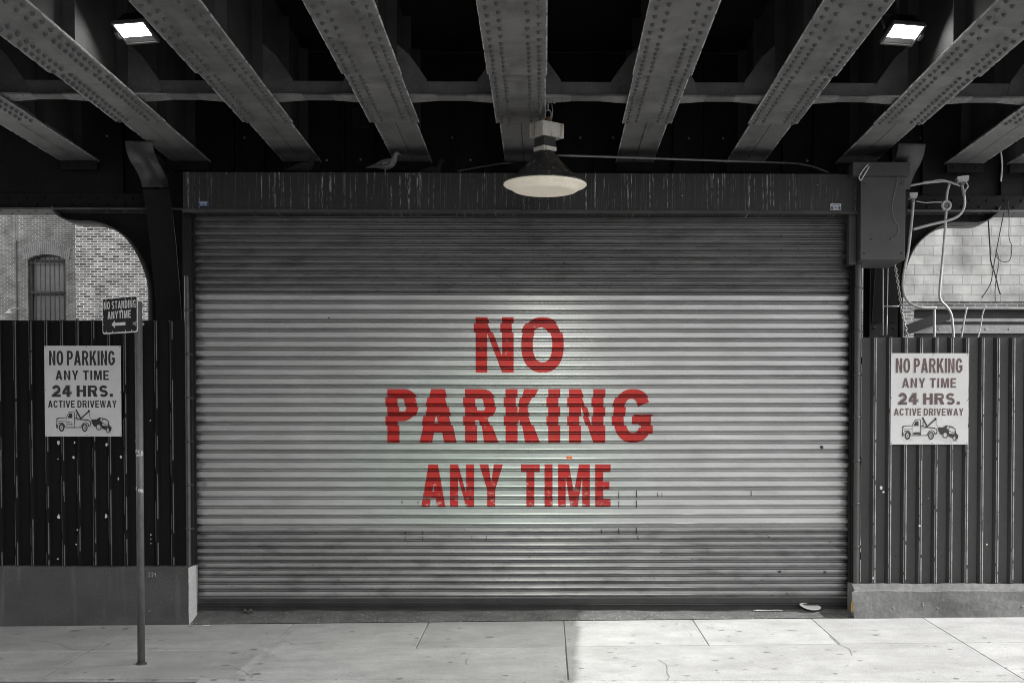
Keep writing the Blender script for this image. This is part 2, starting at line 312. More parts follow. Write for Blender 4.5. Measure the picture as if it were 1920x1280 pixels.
# ------------------------------------------------------------------ mesh helpers
class MB:
    def __init__(self): self.v = []; self.f = []; self.sm = []; self.cuts = []
    def add(self, vs, fs, smooth=False):
        o = len(self.v); self.cuts.append((o, len(self.f))); self.v += [tuple(p) for p in vs]
        for f in fs: self.f.append([i + o for i in f]); self.sm.append(smooth)
        return self
    def box(self, x0, x1, y0, y1, z0, z1, M=None):
        vs = [Vector((x, y, z)) for z in (z0, z1) for y in (y0, y1) for x in (x0, x1)]
        if M is not None: vs = [M @ p for p in vs]
        return self.add(vs, [(0, 2, 3, 1), (4, 5, 7, 6), (0, 1, 5, 4), (2, 6, 7, 3), (0, 4, 6, 2), (1, 3, 7, 5)])
    def tube(self, pts, r, n=8, caps=True, smooth_path=0):
        pts = [Vector(p) for p in pts]
        if smooth_path: pts = spline(pts, smooth_path)
        rs = r if isinstance(r, (list, tuple)) else [r] * len(pts)
        vs = []; fs = []; up = None
        for i, p in enumerate(pts):
            t = (pts[min(i + 1, len(pts) - 1)] - pts[max(i - 1, 0)]).normalized()
            if up is None: up = Vector((0, 0, 1)) if abs(t.z) < 0.9 else Vector((0, 1, 0))
            a = t.cross(up).normalized(); up = a.cross(t).normalized()
            for k in range(n):
                q = 2 * math.pi * k / n
                vs.append(p + (a * math.cos(q) + up * math.sin(q)) * rs[i])
        for i in range(len(pts) - 1):
            for k in range(n):
                fs.append((i * n + k, i * n + (k + 1) % n, (i + 1) * n + (k + 1) % n, (i + 1) * n + k))
        if caps: fs.append(tuple(range(n))[::-1]); fs.append(tuple(range((len(pts) - 1) * n, len(pts) * n)))
        return self.add(vs, fs, True)
    def lathe(self, prof, c, n=32, cap=False):
        vs = []; fs = []
        for r, z in prof:
            for k in range(n):
                q = 2 * math.pi * k / n; vs.append((c[0] + r * math.cos(q), c[1] + r * math.sin(q), c[2] + z))
        for i in range(len(prof) - 1):
            for k in range(n): fs.append((i * n + k, i * n + (k + 1) % n, (i + 1) * n + (k + 1) % n, (i + 1) * n + k))
        if cap: fs.append(tuple(range(n))); fs.append(tuple(range((len(prof) - 1) * n, len(prof) * n)))
        return self.add(vs, fs, True)
    def dome(self, c, r, d=(0, 0, -1), n=8, h=0.75):
        d = Vector(d).normalized(); a = d.orthogonal().normalized(); b = d.cross(a); c = Vector(c)
        vs = []; fs = []
        for j, (rr, hh) in enumerate(((1, 0), (0.82, 0.55), (0.42, 0.9))):
            for k in range(n):
                q = 2 * math.pi * k / n; vs.append(c + (a * math.cos(q) + b * math.sin(q)) * r * rr + d * r * h * hh)
        vs.append(c + d * r * h)
        for j in range(2):
            for k in range(n): fs.append((j * n + k, j * n + (k + 1) % n, (j + 1) * n + (k + 1) % n, (j + 1) * n + k))
        for k in range(n): fs.append((2 * n + k, 2 * n + (k + 1) % n, 3 * n))
        return self.add(vs, fs, True)
    def prism(self, loop, f0, f1, holes=()):
        """loop (a,b) extruded; f0(a,b) / f1(a,b) give the 3-D front and back points"""
        loops = [loop] + list(holes)
        flat = [p for l in loops for p in l]; n = len(flat)
        tris = tessellate_polygon([[Vector((p[0], p[1], 0)) for p in l] for l in loops])
        vs = [f0(*p) for p in flat] + [f1(*p) for p in flat]
        fs = [tuple(t) for t in tris] + [tuple(i + n for i in t[::-1]) for t in tris]
        o = 0
        for l in loops:
            k = len(l)
            for i in range(k): fs.append((o + i, o + (i + 1) % k, n + o + (i + 1) % k, n + o + i))
            o += k
        return self.add(vs, fs)
    def plate(self, loop, f0, holes=()):
        loops = [loop] + list(holes); flat = [p for l in loops for p in l]
        tris = tessellate_polygon([[Vector((p[0], p[1], 0)) for p in l] for l in loops])
        return self.add([f0(*p) for p in flat], [tuple(t) for t in tris])
    def build_each(self, name, m, parent, k=1, **kw):
        c = self.cuts[::k] + [(len(self.v), len(self.f))]
        for (v0, f0), (v1, f1) in zip(c, c[1:]):
            b = MB(); b.v = self.v[v0:v1]; b.f = [[i - v0 for i in f] for f in self.f[f0:f1]]; b.sm = self.sm[f0:f1]; b.build(name, m, parent, **kw)
    def build(self, name, m, parent=None, base=None, bevel=0.0, recalc=True):
        off = Vector(base) if base is not None else (Vector(parent['_b']) if parent is not None else Vector((0, 0, 0)))
        me = bpy.data.meshes.new(name)
        me.from_pydata([Vector(p) - off for p in self.v], [], self.f)
        me.polygons.foreach_set('use_smooth', self.sm)
        if recalc:
            bm = bmesh.new(); bm.from_mesh(me); bmesh.ops.recalc_face_normals(bm, faces=bm.faces); bm.to_mesh(me); bm.free()
        me.materials.append(m)
        o = bpy.data.objects.new(name, me); COL.objects.link(o)
        if parent is not None: o.parent = parent; o['_b'] = parent['_b']
        else: o.location = off; o['_b'] = tuple(off)
        if bevel:
            bv = o.modifiers.new('bevel', 'BEVEL'); bv.width = bevel; bv.segments = 2; bv.limit_method = 'ANGLE'; bv.angle_limit = R(40)
        return o
def spline(pts, k):
    out = []
    for i in range(len(pts) - 1):
        p0 = pts[max(i - 1, 0)]; p1 = pts[i]; p2 = pts[i + 1]; p3 = pts[min(i + 2, len(pts) - 1)]
        for j in range(k):
            t = j / k
            out.append(0.5 * ((2 * p1) + (p2 - p0) * t + (2 * p0 - 5 * p1 + 4 * p2 - p3) * t * t + (3 * p1 - p0 - 3 * p2 + p3) * t ** 3))
    out.append(pts[-1]); return out
def tag(o, label, cat, group=None):
    o['label'] = label; o['category'] = cat
    if group: o['group'] = group
    return o
def thing(name, label, cat, base=(0, 0, 0), group=None):
    o = bpy.data.objects.new(name, None); COL.objects.link(o); o.location = base; o['_b'] = tuple(base); o.empty_display_size = 0.2
    return tag(o, label, cat, group)
def struct(o): o['kind'] = 'structure'; return o
def dup(root, loc, label):
    r = root.copy(); COL.objects.link(r); r.location = loc; r['label'] = label
    for ch in list(root.children):
        c = ch.copy(); COL.objects.link(c); c.parent = r
        for g in list(ch.children):
            d = g.copy(); COL.objects.link(d); d.parent = c
    return r

# ------------------------------------------------------------------ key planes
Y_SH, Y_WL, Y_WR, Y_FN, Y_HD, Y_GR = 14.70, 14.35, 14.30, 14.47, 14.42, 15.30
Z_BM = 5.00                                   # underside of the beam flange
DECK_Y0, DECK_Y1 = 9.0, 16.3
def sz(x, y): return -0.105 + 0.008 * max(-9, min(9, x)) - 0.049 * (14.35 - y)

# ================================================================== SETTING: ground, road, sidewalk
struct(MB().add([(-400, -400, -0.62), (400, -400, -0.62), (400, 600, -0.62), (-400, 600, -0.62)], [(0, 1, 2, 3)]).build('ground', M_lot))
struct(MB().add([(-200, -6, -0.40), (200, -6, -0.40), (200, 12.2, -0.40), (-200, 12.2, -0.40)], [(0, 1, 2, 3)]).build('road', M_road))
struct(MB().box(-50, 50, 15.0, 80, -0.6, -0.03).build('lot', M_lot))
# concrete bed under the slabs and slabs with real joints
def sheet(x0, x1, y0, y1, dz, nx=2, ny=2, zf=sz):
    m = MB(); vs = []; fs = []
    for j in range(ny + 1):
        for i in range(nx + 1):
            x = x0 + (x1 - x0) * i / nx; y = y0 + (y1 - y0) * j / ny; vs.append((x, y, zf(x, y) + dz))
    for j in range(ny):
        for i in range(nx): a = j * (nx + 1) + i; fs.append((a, a + 1, a + nx + 2, a + nx + 1))
    return m.add(vs, fs)
struct(sheet(-30, 30, 11.45, 14.9, -0.02, 60, 3).build('sidewalk_bed', M_mortar))
def walk_pt(px, py):                          # photo pixel to sidewalk
    lo, hi = 8.0, 20.0
    for _ in range(50):
        y = (lo + hi) / 2; x, z = at(px, py, y)
        # the ray starts above the walk and goes below it
        if z > sz(x, y): lo = y
        else: hi = y
    return x, y
y_j = walk_pt(1000, 1212)[1]
_l, _r = walk_pt(300, 1271), walk_pt(1840, 1276)
def yc(x): return _l[1] + (_r[1] - _l[1]) * (x - _l[0]) / (_r[0] - _l[0])   # curb line
Y_C = None
xb = [walk_pt(p, 1174)[0] for p in (245, 545, 800, 1058, 1307, 1538, 1757)]
xf = [xb[0], xb[1], xb[3], xb[6]]
slabs = MB()
def slab(x0, x1, y0, y1, g=0.004):
    nx, ny = 4, 3; x0 += g; x1 -= g; y1 -= .009; fr = y0 is None; y0 = 0 if fr else y0 + .009
    vs = []; fs = []
    for j in range(ny + 1):
        for i in range(nx + 1):
            x = x0 + (x1 - x0) * i / nx; ya = yc(x) + .006 if fr else y0; y = ya + (y1 - ya) * j / ny; vs.append((x, y, sz(x, y)))
    for j in range(ny):
        for i in range(nx): a = j * (nx + 1) + i; fs.append((a, a + 1, a + nx + 2, a + nx + 1))
    rim = [i for i in range(nx + 1)] + [j * (nx + 1) + nx for j in range(1, ny + 1)] + [ny * (nx + 1) + i for i in range(nx - 1, -1, -1)] + [j * (nx + 1) for j in range(ny - 1, 0, -1)]
    k = len(vs)
    for r in rim:
        x, y, z = vs[r]; vs.append((x, y, z - 0.05))
    for i in range(len(rim)): fs.append((rim[i], rim[(i + 1) % len(rim)], k + (i + 1) % len(rim), k + i))
    slabs.add(vs, fs)
step = xb[1] - xb[0]
exl = [xb[0] - 1.5 * i for i in range(7, 0, -1)]; exr = [xb[-1] + 1.45 * i for i in range(1, 8)]
bx = exl + xb + exr; fx = exl[::2] + xf + exr[1::2]
for a, b in zip(bx, bx[1:]): slab(a, b, y_j, 14.345)
for a, b in zip(fx, fx[1:]):
    slab(a, b, None, y_j, 0.004 if abs(a - xb[1]) > 0.01 and abs(b - xb[1]) > 0.01 else 0.009)
struct(slabs.build('sidewalk', M_walk, bevel=0.004))
# curbs: raised at both sides, dropped across the driveway
cl, cr = walk_pt(425, 1274)[0], walk_pt(1850, 1274)[0]
def curb(x0, x1, drop0, drop1, name):
    m = MB(); n = 8; vs = []; fs = []
    for i in range(n + 1):
        x = x0 + (x1 - x0) * i / n; d = drop0 + (drop1 - drop0) * i / n
        Y_C = yc(x); zt = sz(x, Y_C) - 0.002
        vs += [(x, Y_C - 0.004, zt), (x, Y_C - 0.035, zt - d * 0.5 - 0.004), (x, Y_C - 0.05, min(zt - d, zt - 0.02)), (x, Y_C - 0.05, -0.5)]
    for i in range(n):
        for k in range(3): fs.append((i * 4 + k, i * 4 + k + 1, i * 4 + k + 5, i * 4 + k + 4))
    m.add(vs, fs); return m
struct(curb(-14, cl - 0.25, 0.0, 0.0, '').build('curb', M_curb))
struct(curb(cr + 0.25, 14, 0.0, 0.0, '').build('curb', M_curb))
dr = MB(); vs = []; fs = []; n = 20
for i in range(n + 1):
    u = i / n; x = cl - 0.25 + (cr - cl + 0.5) * u
    Y_C = yc(x); zt = sz(x, Y_C) - 0.002; k = min(1, (x - cl + 0.25) / 0.5, (cr + 0.25 - x) / 0.5)
    vs += [(x, Y_C - 0.004, zt), (x, Y_C - 0.165, zt - 0.012 - 0.02 * k), (x, Y_C - 0.165 - 0.5 * k, zt - 0.012 - 0.07 * k), (x, Y_C - 0.17 - 0.75 * k, -0.45)]
for i in range(n):
    for k in range(3): fs.append((i * 4 + k, i * 4 + k + 1, i * 4 + k + 5, i * 4 + k + 4))
struct(dr.add(vs, fs).build('driveway_lip', M_walk))
# apron that climbs from the sidewalk to the shutter
xa0, xa1 = -3.83, 3.33
def apz(x, y):
    t = (y - 14.35) / 0.42; return sz(x, 14.35) * (1 - t) + (-0.018) * t + 0.004 + 0.006 * math.sin(9 * x) * t + 0.012 * math.sin(2.3 * x + 1) * t * (1 - t) * 4
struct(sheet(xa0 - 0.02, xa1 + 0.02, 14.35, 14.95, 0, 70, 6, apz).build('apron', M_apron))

# ================================================================== roller shutter
sx0, sx1 = at(364, 700, Y_SH)[0], at(1597, 700, Y_SH)[0]
z_top, z_m1, z_m0, z_b = at(980, 394, Y_SH)[1], at(980, 553.5, Y_SH)[1], at(980, 988, Y_SH)[1], at(980, 1121, Y_SH)[1]
n_mid = 25; p_mid = (z_m1 - z_m0) / n_mid
n_low = 10; p_low = (z_m0 - z_b) / n_low
p_up = 0.0762; n_up = int(math.ceil((z_top - z_m1) / p_up)) + 1
# (fraction down the slat, depth): minus is towards the street
PR_FLAT = [(0.0, 0.004), (0.015, 0.0), (0.46, -0.0005), (0.50, -0.0015), (0.55, -0.005), (0.60, -0.0115), (0.618, -0.013), (0.63, -0.0115), (0.638, 0.01), (0.65, 0.050), (0.785, 0.050), (0.795, 0.01), (0.808, -0.003), (0.85, -0.004), (0.862, 0.004), (0.87, 0.045), (0.988, 0.045)]
PR_CURV = [(0.0, 0.008), (0.03, 0.0055), (0.18, 0.0035), (0.30, 0.001), (0.37, -0.002), (0.44, -0.0065), (0.50, -0.0110), (0.53, -0.0125), (0.545, -0.011), (0.558, 0.006), (0.57, 0.045), (0.755, 0.045), (0.77, 0.006), (0.785, -0.003), (0.845, -0.003), (0.86, 0.006), (0.87, 0.042), (0.988, 0.042)]
_rnd = random.Random(5)
DENTS = [(_rnd.uniform(-3.6, 3.1), _rnd.uniform(.1, 4.1), _rnd.uniform(.12, .5), _rnd.uniform(.03, .10), _rnd.uniform(-.006, .007)) for _ in range(46)]
SLAT = [(_rnd.uniform(-.0022, .0022), _rnd.uniform(0, 6.28), _rnd.uniform(.5, 1.6)) for _ in range(60)]
def dy(x, z):
    d = 0.004 * math.sin(x * 1.3 + z * 0.9) + 0.002 * math.sin(x * 4.1 + z * 2.2)
    for cx, cz, sx_, sz_, a in DENTS:
        u, v = (x - cx) / sx_, (z - cz) / sz_
        if abs(u) < 2.6 and abs(v) < 2.6: d += a * math.exp(-u * u - v * v)
    a, ph, fr = SLAT[int((z_m1 - z) / p_mid + 20) % 60]
    return d + a * math.sin(x * fr + ph)
def curtain(zt, p, n, prof, name, m, parent, label):
    zs = []
    for i in range(n):
        for f, d in prof: zs.append((zt - (i + f) * p, Y_SH + d))
    zs.append((zt - n * p, Y_SH + 0.03))
    nx = 72; vs = []; fs = []
    wob = [0.0025 * math.sin(i * 1.7) for i in range(nx + 1)]
    for z, y in zs:
        for i in range(nx + 1):
            x = sx0 + (sx1 - sx0) * i / nx
            vs.append((x, y + dy(x, z), z))
    for j in range(len(zs) - 1):
        for i in range(nx): a = j * (nx + 1) + i; fs.append((a, a + nx + 1, a + nx + 2, a + 1))
    o = MB().add(vs, fs, False).build(name, m, parent, recalc=False); o['label'] = label
    return zs
sh = thing('roller_shutter', 'wide grey steel roller shutter with red NO PARKING ANY TIME lettering', 'shutter', (0, Y_SH, 0))
curtain(z_m1 + n_up * p_up, p_up, n_up, PR_CURV, 'slat_curtain', M_dirty2, sh, 'narrow dark sooty slats along the top')
zmid = curtain(z_m1, p_mid, n_mid, PR_FLAT, 'slat_curtain', M_galv, sh, 'wide pale galvanised slats that carry the lettering')
curtain(z_m0, p_low, n_low, PR_CURV, 'slat_curtain', M_dirty, sh, 'narrow dirty slats along the bottom')
b = MB(); b.box(sx0, sx1, Y_SH - 0.008, Y_SH + 0.02, z_b - 0.062, z_b - 0.001)
b.box(sx0, sx1, Y_SH - 0.045, Y_SH + 0.02, z_b - 0.074, z_b - 0.063); b.box(sx0, sx1, Y_SH + 0.0, Y_SH + 0.015, z_b - 0.13, z_b - 0.075)
b.build('bottom_bar', M_bar, sh, bevel=0.003)
for x0, x1, s in ((at(344, 700, 14.56)[0], at(360, 700, 14.56)[0], 1), (at(1599, 700, 14.56)[0], at(1615, 700, 14.56)[0], -1)):
    g = MB(); g.box(x0, x1, 14.56, 14.60, -0.06, z_top - 0.002)
    if s > 0: g.box(x1, x1 + 0.022, 14.63, 14.645, -0.05, z_top - 0.006); g.box(x1 - 0.012, x1 - 0.001, 14.602, 14.80, -0.05, z_top - 0.006)
    else: g.box(x0 - 0.022, x0, 14.63, 14.645, -0.05, z_top - 0.006); g.box(x0 + 0.001, x0 + 0.012, 14.602, 14.80, -0.05, z_top - 0.006)
    g.build('guide_rail', M_black, sh, bevel=0.002)

# ---- letter outlines ------------------------------------------------------------
def arc(cx, cy, rx, ry, a0, a1, n=10, e=1.0):
    out = []
    for i in range(n + 1):
        a = R(a0 + (a1 - a0) * i / n); c, s = math.cos(a), math.sin(a)
        out.append((cx + rx * math.copysign(abs(c) ** e, c), cy + ry * math.copysign(abs(s) ** e, s)))
    return out
def ribbon(pts, wd):
    Lp, Rp = [], []
    for i, p in enumerate(pts):
        q0 = pts[max(i - 1, 0)]; q1 = pts[min(i + 1, len(pts) - 1)]
        dx, dy = q1[0] - q0[0], q1[1] - q0[1]; l = math.hypot(dx, dy) or 1
        nx, ny = -dy / l * wd / 2, dx / l * wd / 2
        Lp.append((p[0] + nx, p[1] + ny)); Rp.append((p[0] - nx, p[1] - ny))
    return Lp + Rp[::-1]
def glyph(ch, W, Hh, s, t):
    """list of (outer, holes) in a W x Hh box; s = stem width, t = bar thickness"""
    e = 0.86
    if ch == 'N':
        k = 0.95 * s * Hh / W
        return [([(0, 0), (s, 0), (s, Hh - k), (W - s, 0), (W, 0), (W, Hh), (W - s, Hh), (W - s, k), (s, Hh), (0, Hh)], [])]
    if ch == 'O': return [(arc(W / 2, Hh / 2, W / 2, Hh / 2, 0, 354, 40, e), [arc(W / 2, Hh / 2, W / 2 - s, Hh / 2 - t, 0, 354, 40, e)])]
    if ch in 'PR':
        y0 = Hh * (0.40 if ch == 'P' else 0.42); r = (Hh - y0) / 2; rx = min(r * 0.9, W * 0.45)
        hole = [(s, y0 + t)] + arc(W - rx, y0 + r, max(rx - s, 0.01 * W), r - t, -90, 90, 10) + [(s, Hh - t)]
        if ch == 'P': out = [(0, 0), (s, 0), (s, y0)] + arc(W - rx, y0 + r, rx, r, -90, 90, 12) + [(0, Hh)]
        else:
            a = arc(W * 0.97 - rx, y0 + r, rx, r, -62, 90, 12)
            out = [(0, 0), (s, 0), (s, y0), (s + 0.12 * W, y0), (W - 1.12 * s, 0), (W * 1.03, 0)] + a + [(0, Hh)]
        return [(out, [hole])]
    if ch == 'D':
        rx = W * 0.55
        return [([(0, 0)] + arc(W - rx, Hh / 2, rx, Hh / 2, -90, 90, 16, e) + [(0, Hh)], [[(s, t)] + arc(W - rx, Hh / 2, rx - s, Hh / 2 - t, -90, 90, 16, e) + [(s, Hh - t)]])]
    if ch == 'A':
        m = (W / 2 - 0.58 * s) / Hh; h1 = 0.19 * Hh; h2 = h1 + t * 0.95; ym = min((W / 2 - 1.02 * s) / m, Hh * 0.9)
        return [([(0, 0), (s * 1.02, 0), (s * 1.02 + m * h1, h1), (W - s * 1.02 - m * h1, h1), (W - s * 1.02, 0), (W, 0), (W / 2 + .58 * s, Hh), (W / 2 - .58 * s, Hh)],
                 [[(s * 1.02 + m * h2, h2), (W - s * 1.02 - m * h2, h2), (W / 2, ym)]])]
    if ch == 'K':
        g = W - s
        return [([(0, 0), (s, 0), (s, .30 * Hh), (s + .17 * g, .43 * Hh), (W - 1.12 * s, 0), (W * 1.04, 0), (s + .47 * g, .62 * Hh), (W * 1.0, Hh), (W - 1.22 * s, Hh), (s, .52 * Hh), (s, Hh), (0, Hh)], [])]
    if ch == 'I': return [([(0, 0), (s, 0), (s, Hh), (0, Hh)], [])]
    if ch == 'T': return [([(W / 2 - s / 2, 0), (W / 2 + s / 2, 0), (W / 2 + s / 2, Hh - t), (W, Hh - t), (W, Hh), (0, Hh), (0, Hh - t), (W / 2 - s / 2, Hh - t)], [])]
    if ch == 'E':
        c = Hh / 2
        return [([(0, 0), (W, 0), (W, t), (s, t), (s, c - t / 2), (W * .92, c - t / 2), (W * .92, c + t / 2), (s, c + t / 2), (s, Hh - t), (W, Hh - t), (W, Hh), (0, Hh)], [])]
    if ch == 'H':
        c = Hh * .52
        return [([(0, 0), (s, 0), (s, c - t / 2), (W - s, c - t / 2), (W - s, 0), (W, 0), (W, Hh), (W - s, Hh), (W - s, c + t / 2), (s, c + t / 2), (s, Hh), (0, Hh)], [])]
    if ch == 'Y': return [([(W / 2 - s / 2, 0), (W / 2 + s / 2, 0), (W / 2 + s / 2, .40 * Hh), (W, Hh), (W - 1.12 * s, Hh), (W / 2, .57 * Hh), (1.12 * s, Hh), (0, Hh), (W / 2 - s / 2, .40 * Hh)], [])]
    if ch == 'V': return [([(W / 2 - .56 * s, 0), (W / 2 + .56 * s, 0), (W, Hh), (W - 1.04 * s, Hh), (W / 2, .28 * Hh), (1.04 * s, Hh), (0, Hh)], [])]
    if ch == 'W':
        return [([(W * .2, 0), (W * .2 + s * .95, 0), (W / 2, .72 * Hh), (W * .8 - s * .95, 0), (W * .8, 0), (W, Hh), (W - s * .95, Hh), (W * .775, .28 * Hh), (W / 2 + s * .5, Hh), (W / 2 - s * .5, Hh), (W * .225, .28 * Hh), (s * .95, Hh), (0, Hh)], [])]
    if ch == 'M':
        return [([(0, 0), (s * .95, 0), (s * .95, .72 * Hh), (W / 2 - .46 * s, 0), (W / 2 + .46 * s, 0), (W - s * .95, .72 * Hh), (W - s * .95, 0), (W, 0), (W, Hh), (W - 1.35 * s, Hh), (W / 2, .34 * Hh), (1.35 * s, Hh), (0, Hh)], [])]
    if ch in 'CG':
        o = arc(W / 2, Hh / 2, W / 2, Hh / 2, 28, 322 if ch == 'G' else 332, 36, e)
        i_ = arc(W / 2, Hh / 2, W / 2 - s, Hh / 2 - t, 28, 322 if ch == 'G' else 332, 36, e)
        if ch == 'C': return [(o + i_[::-1], [])]
        return [(o + [(W, .17 * Hh), (W, .53 * Hh), (W * .52, .53 * Hh), (W * .52, .53 * Hh - t), (W - s, .53 * Hh - t), (W - s, .27 * Hh)] + i_[::-1], [])]
    if ch == 'S':
        r = (Hh - t) / 4; rx = W / 2 - s / 2; cx = W / 2
        p = arc(cx, Hh - t / 2 - r, rx, r, 25, 270, 16) + arc(cx, t / 2 + r, rx, r, 90, -155, 16)[1:]
        return [(ribbon(p, (s + t) / 2), [])]
    if ch == '2':
        r = Hh * .28; p = arc(W / 2, Hh - t / 2 - r, W / 2 - s / 2, r, 165, -30, 14) + [(s * .62, t * 1.0)]
        return [(ribbon(p, (s + t) / 2), []), ([(0, 0), (W, 0), (W, t), (0, t)], [])]
    if ch == '4':
        x = W * .82 - s; a = .23 * Hh
        return [([(x, 0), (x + s, 0), (x + s, a), (W, a), (W, a + t), (x + s, a + t), (x + s, Hh), (x - .1 * s, Hh), (0, a + t * 1.1), (0, a), (x, a)], [[(x, a + t), (x, Hh - 1.5 * s), (s * .85, a + t)]])]
    if ch == '.': return [([(0, 0), (s, 0), (s, s * .95), (0, s * .95)], [])]
    return []
REL = {'N': 1.0, 'O': 1.05, 'P': .95, 'A': 1.08, 'R': 1.02, 'K': 1.06, 'I': .33, 'G': 1.05, 'T': .92, 'E': .86, 'H': 1.0, 'Y': 1.02, 'V': 1.04, 'W': 1.42, 'M': 1.22, 'C': 1.02, 'S': .95, 'D': 1.0, '2': .92, '4': .95, '.': .33, ' ': .22}
def layout(text, x0, x1, stem=.32, gap=.17):
    tot = sum(REL[c] for c in text) + gap * (len(text) - 1); u = (x1 - x0) / tot
    x = x0; out = []
    for c in text:
        wd = REL[c] * u
        if c in 'I.': wd = stem * u
        out.append((c, x, x + wd)); x += REL[c] * u + gap * u
    if text[-1] in 'I.': pass
    return out, u

# ---- red lettering sprayed over the slats -----------------------------------------
def prof_y(z):
    for (za, ya), (zb, yb) in zip(zmid, zmid[1:]):
        if zb <= z <= za: return ya + (yb - ya) * ((za - z) / max(za - zb, 1e-9))
    return Y_SH
def letters_on_slats(spec, py0, py1, stem_px, bar_px, shift, shift_rows=()):
    bm = bmesh.new()
    for ch, p0, p1 in spec:
        xa, za = at(p0, py1, Y_SH); xb_, zb = at(p1, py0, Y_SH)
        k = (xb_ - xa) / (p1 - p0)
        for outer, holes in glyph(ch, xb_ - xa, zb - za, stem_px * k, bar_px * k):
            loops = [outer] + holes; flat = [q for l in loops for q in l]
            vs = [bm.verts.new((xa + q[0], 0, za + q[1])) for q in flat]
            for t in tessellate_polygon([[Vector((q[0], q[1], 0)) for q in l] for l in loops]):
                try: bm.faces.new([vs[i] for i in t])
                except ValueError: pass
    for z, _ in zmid:
        if z_m0 - 1 < z < z_m1 + 1:
            bmesh.ops.bisect_plane(bm, geom=bm.verts[:] + bm.edges[:] + bm.faces[:], plane_co=(0, 0, z), plane_no=(0, 0, 1), dist=1e-6)
    xx = sx0
    while xx < sx1:
        bmesh.ops.bisect_plane(bm, geom=bm.verts[:] + bm.edges[:] + bm.faces[:], plane_co=(xx, 0, 0), plane_no=(1, 0, 0), dist=1e-6); xx += (sx1 - sx0) / 72
    vs = []; fs = []
    for f in bm.faces:
        zc = f.calc_center_median().z
        i = (z_m1 - zc) / p_mid; fr = i - math.floor(i); odd = int(math.floor(i)) % 2
        dx = -shift if int(math.floor(i)) in shift_rows else 0.0
        q = []
        for v in f.verts:
            x, z = v.co.x + dx, v.co.z
            zz = zc + (z - zc) * .999
            q.append((x, prof_y(zz) - 0.0035 + dy(x, zz) - Y_SH, z))
        nrm = (Vector(q[1]) - Vector(q[0])).cross(Vector(q[2]) - Vector(q[0]))
        if nrm.y > 0: q.reverse()
        fs.append(list(range(len(vs), len(vs) + len(q)))); vs += q
    bm.free()
    me = bpy.data.meshes.new('lettering'); me.from_pydata(vs, [], fs); me.materials.append(M_red)
    o = bpy.data.objects.new('lettering', me); COL.objects.link(o); o.parent = sh; o['_b'] = sh['_b']; return o
letters_on_slats([('N', 892, 963), ('O', 977.5, 1057)], 594.5, 698, 21.5, 19, 0.020, (3,))['label'] = 'red painted word NO'
letters_on_slats([('P', 726.5, 785), ('A', 787, 856), ('R', 872, 933), ('K', 948, 1010), ('I', 1028, 1050), ('N', 1067, 1135), ('G', 1150, 1224)], 729, 829.5, 22.5, 18, 0.020, (11, 13))['label'] = 'red painted word PARKING'
letters_on_slats([('A', 790, 835), ('N', 844, 889), ('Y', 899, 943), ('T', 977, 1012), ('I', 1021, 1036), ('M', 1046.5, 1106), ('E', 1116, 1145)], 870, 949.5, 15, 14.5, 0.006)['label'] = 'red painted words ANY TIME'
xq, zq = at(1062, 861, Y_SH); k = 1 / 170.0
MB().box(xq, xq + 11 * k, Y_SH - 0.006, Y_SH - 0.003, zq, zq + 6 * k).build('sticker', M_orange, sh)['label'] = 'small orange sticker'
# dirt marks and dents on the slats
mk = MB()
for px, py, a, c in ((1461, 1071, 9, 6), (1546, 1072, 8, 7), (1540, 838, 10, 8), (1441, 1006, 5, 3), (617, 596, 4, 4), (1449, 1115, 4, 3), (1475, 1112, 4, 3), (1549, 567, 4, 3)):
    loop = []
    for i in range(14):
        q = 2 * math.pi * i / 14; rr = random.uniform(.55, 1.0); loop.append((px + math.cos(q) * a * rr * .5, py + math.sin(q) * c * rr * .5))
    mk.plate(loop, lambda u, v: (at(u, v, Y_SH)[0], Y_SH - 0.0135, at(u, v, Y_SH)[1]))
for px, y0, y1, wd in ((1160, 920, 934, 1.6), (1193, 918, 932, 2.2), (1160, 938, 950, 1.6), (1193, 937, 951, 2.2), (1193, 988, 1000, 2.6), (1196, 1003, 1011, 2), (760, 994, 1001, 2), (760, 1005, 1012, 2), (793, 994, 1001, 2), (793, 1005, 1012, 2), (1233, 922, 930, 1.5), (1241, 922, 931, 1.5), (1408, 919, 930, 1.8), (784, 938, 944, 1.6), (754, 938, 943, 2), (885, 1004, 1011, 1.5), (912, 1004, 1011, 1.5), (1128, 992, 999, 2.2), (1160, 990, 1000, 2.4)):
    w_ = wd / 2 / 170
    xx, za = at(px, y1, Y_SH); _, zb_ = at(px, y0, Y_SH)
    mk.add([(xx - w_, Y_SH - .0128, za), (xx + w_, Y_SH - .0128, za), (xx + w_ * .7, Y_SH - .0128, zb_), (xx - w_ * .7, Y_SH - .0128, zb_)], [(0, 1, 2, 3)])
mk.build_each('scuff_mark', M_bar, sh)
rv = MB()
for i in range(n_up):
    for k in range(22):
        xx = sx0 + .12 + k * .342 + (.171 if i % 2 else 0)
        if xx < sx1 - .05 and random.random() < .85: rv.dome((xx, Y_SH - .004, z_m1 + (n_up - i - .38) * p_up), .0065, (0, -1, 0), 6, .6)
rv.build('slat_rivets', M_bar, sh)['kind'] = 'stuff'

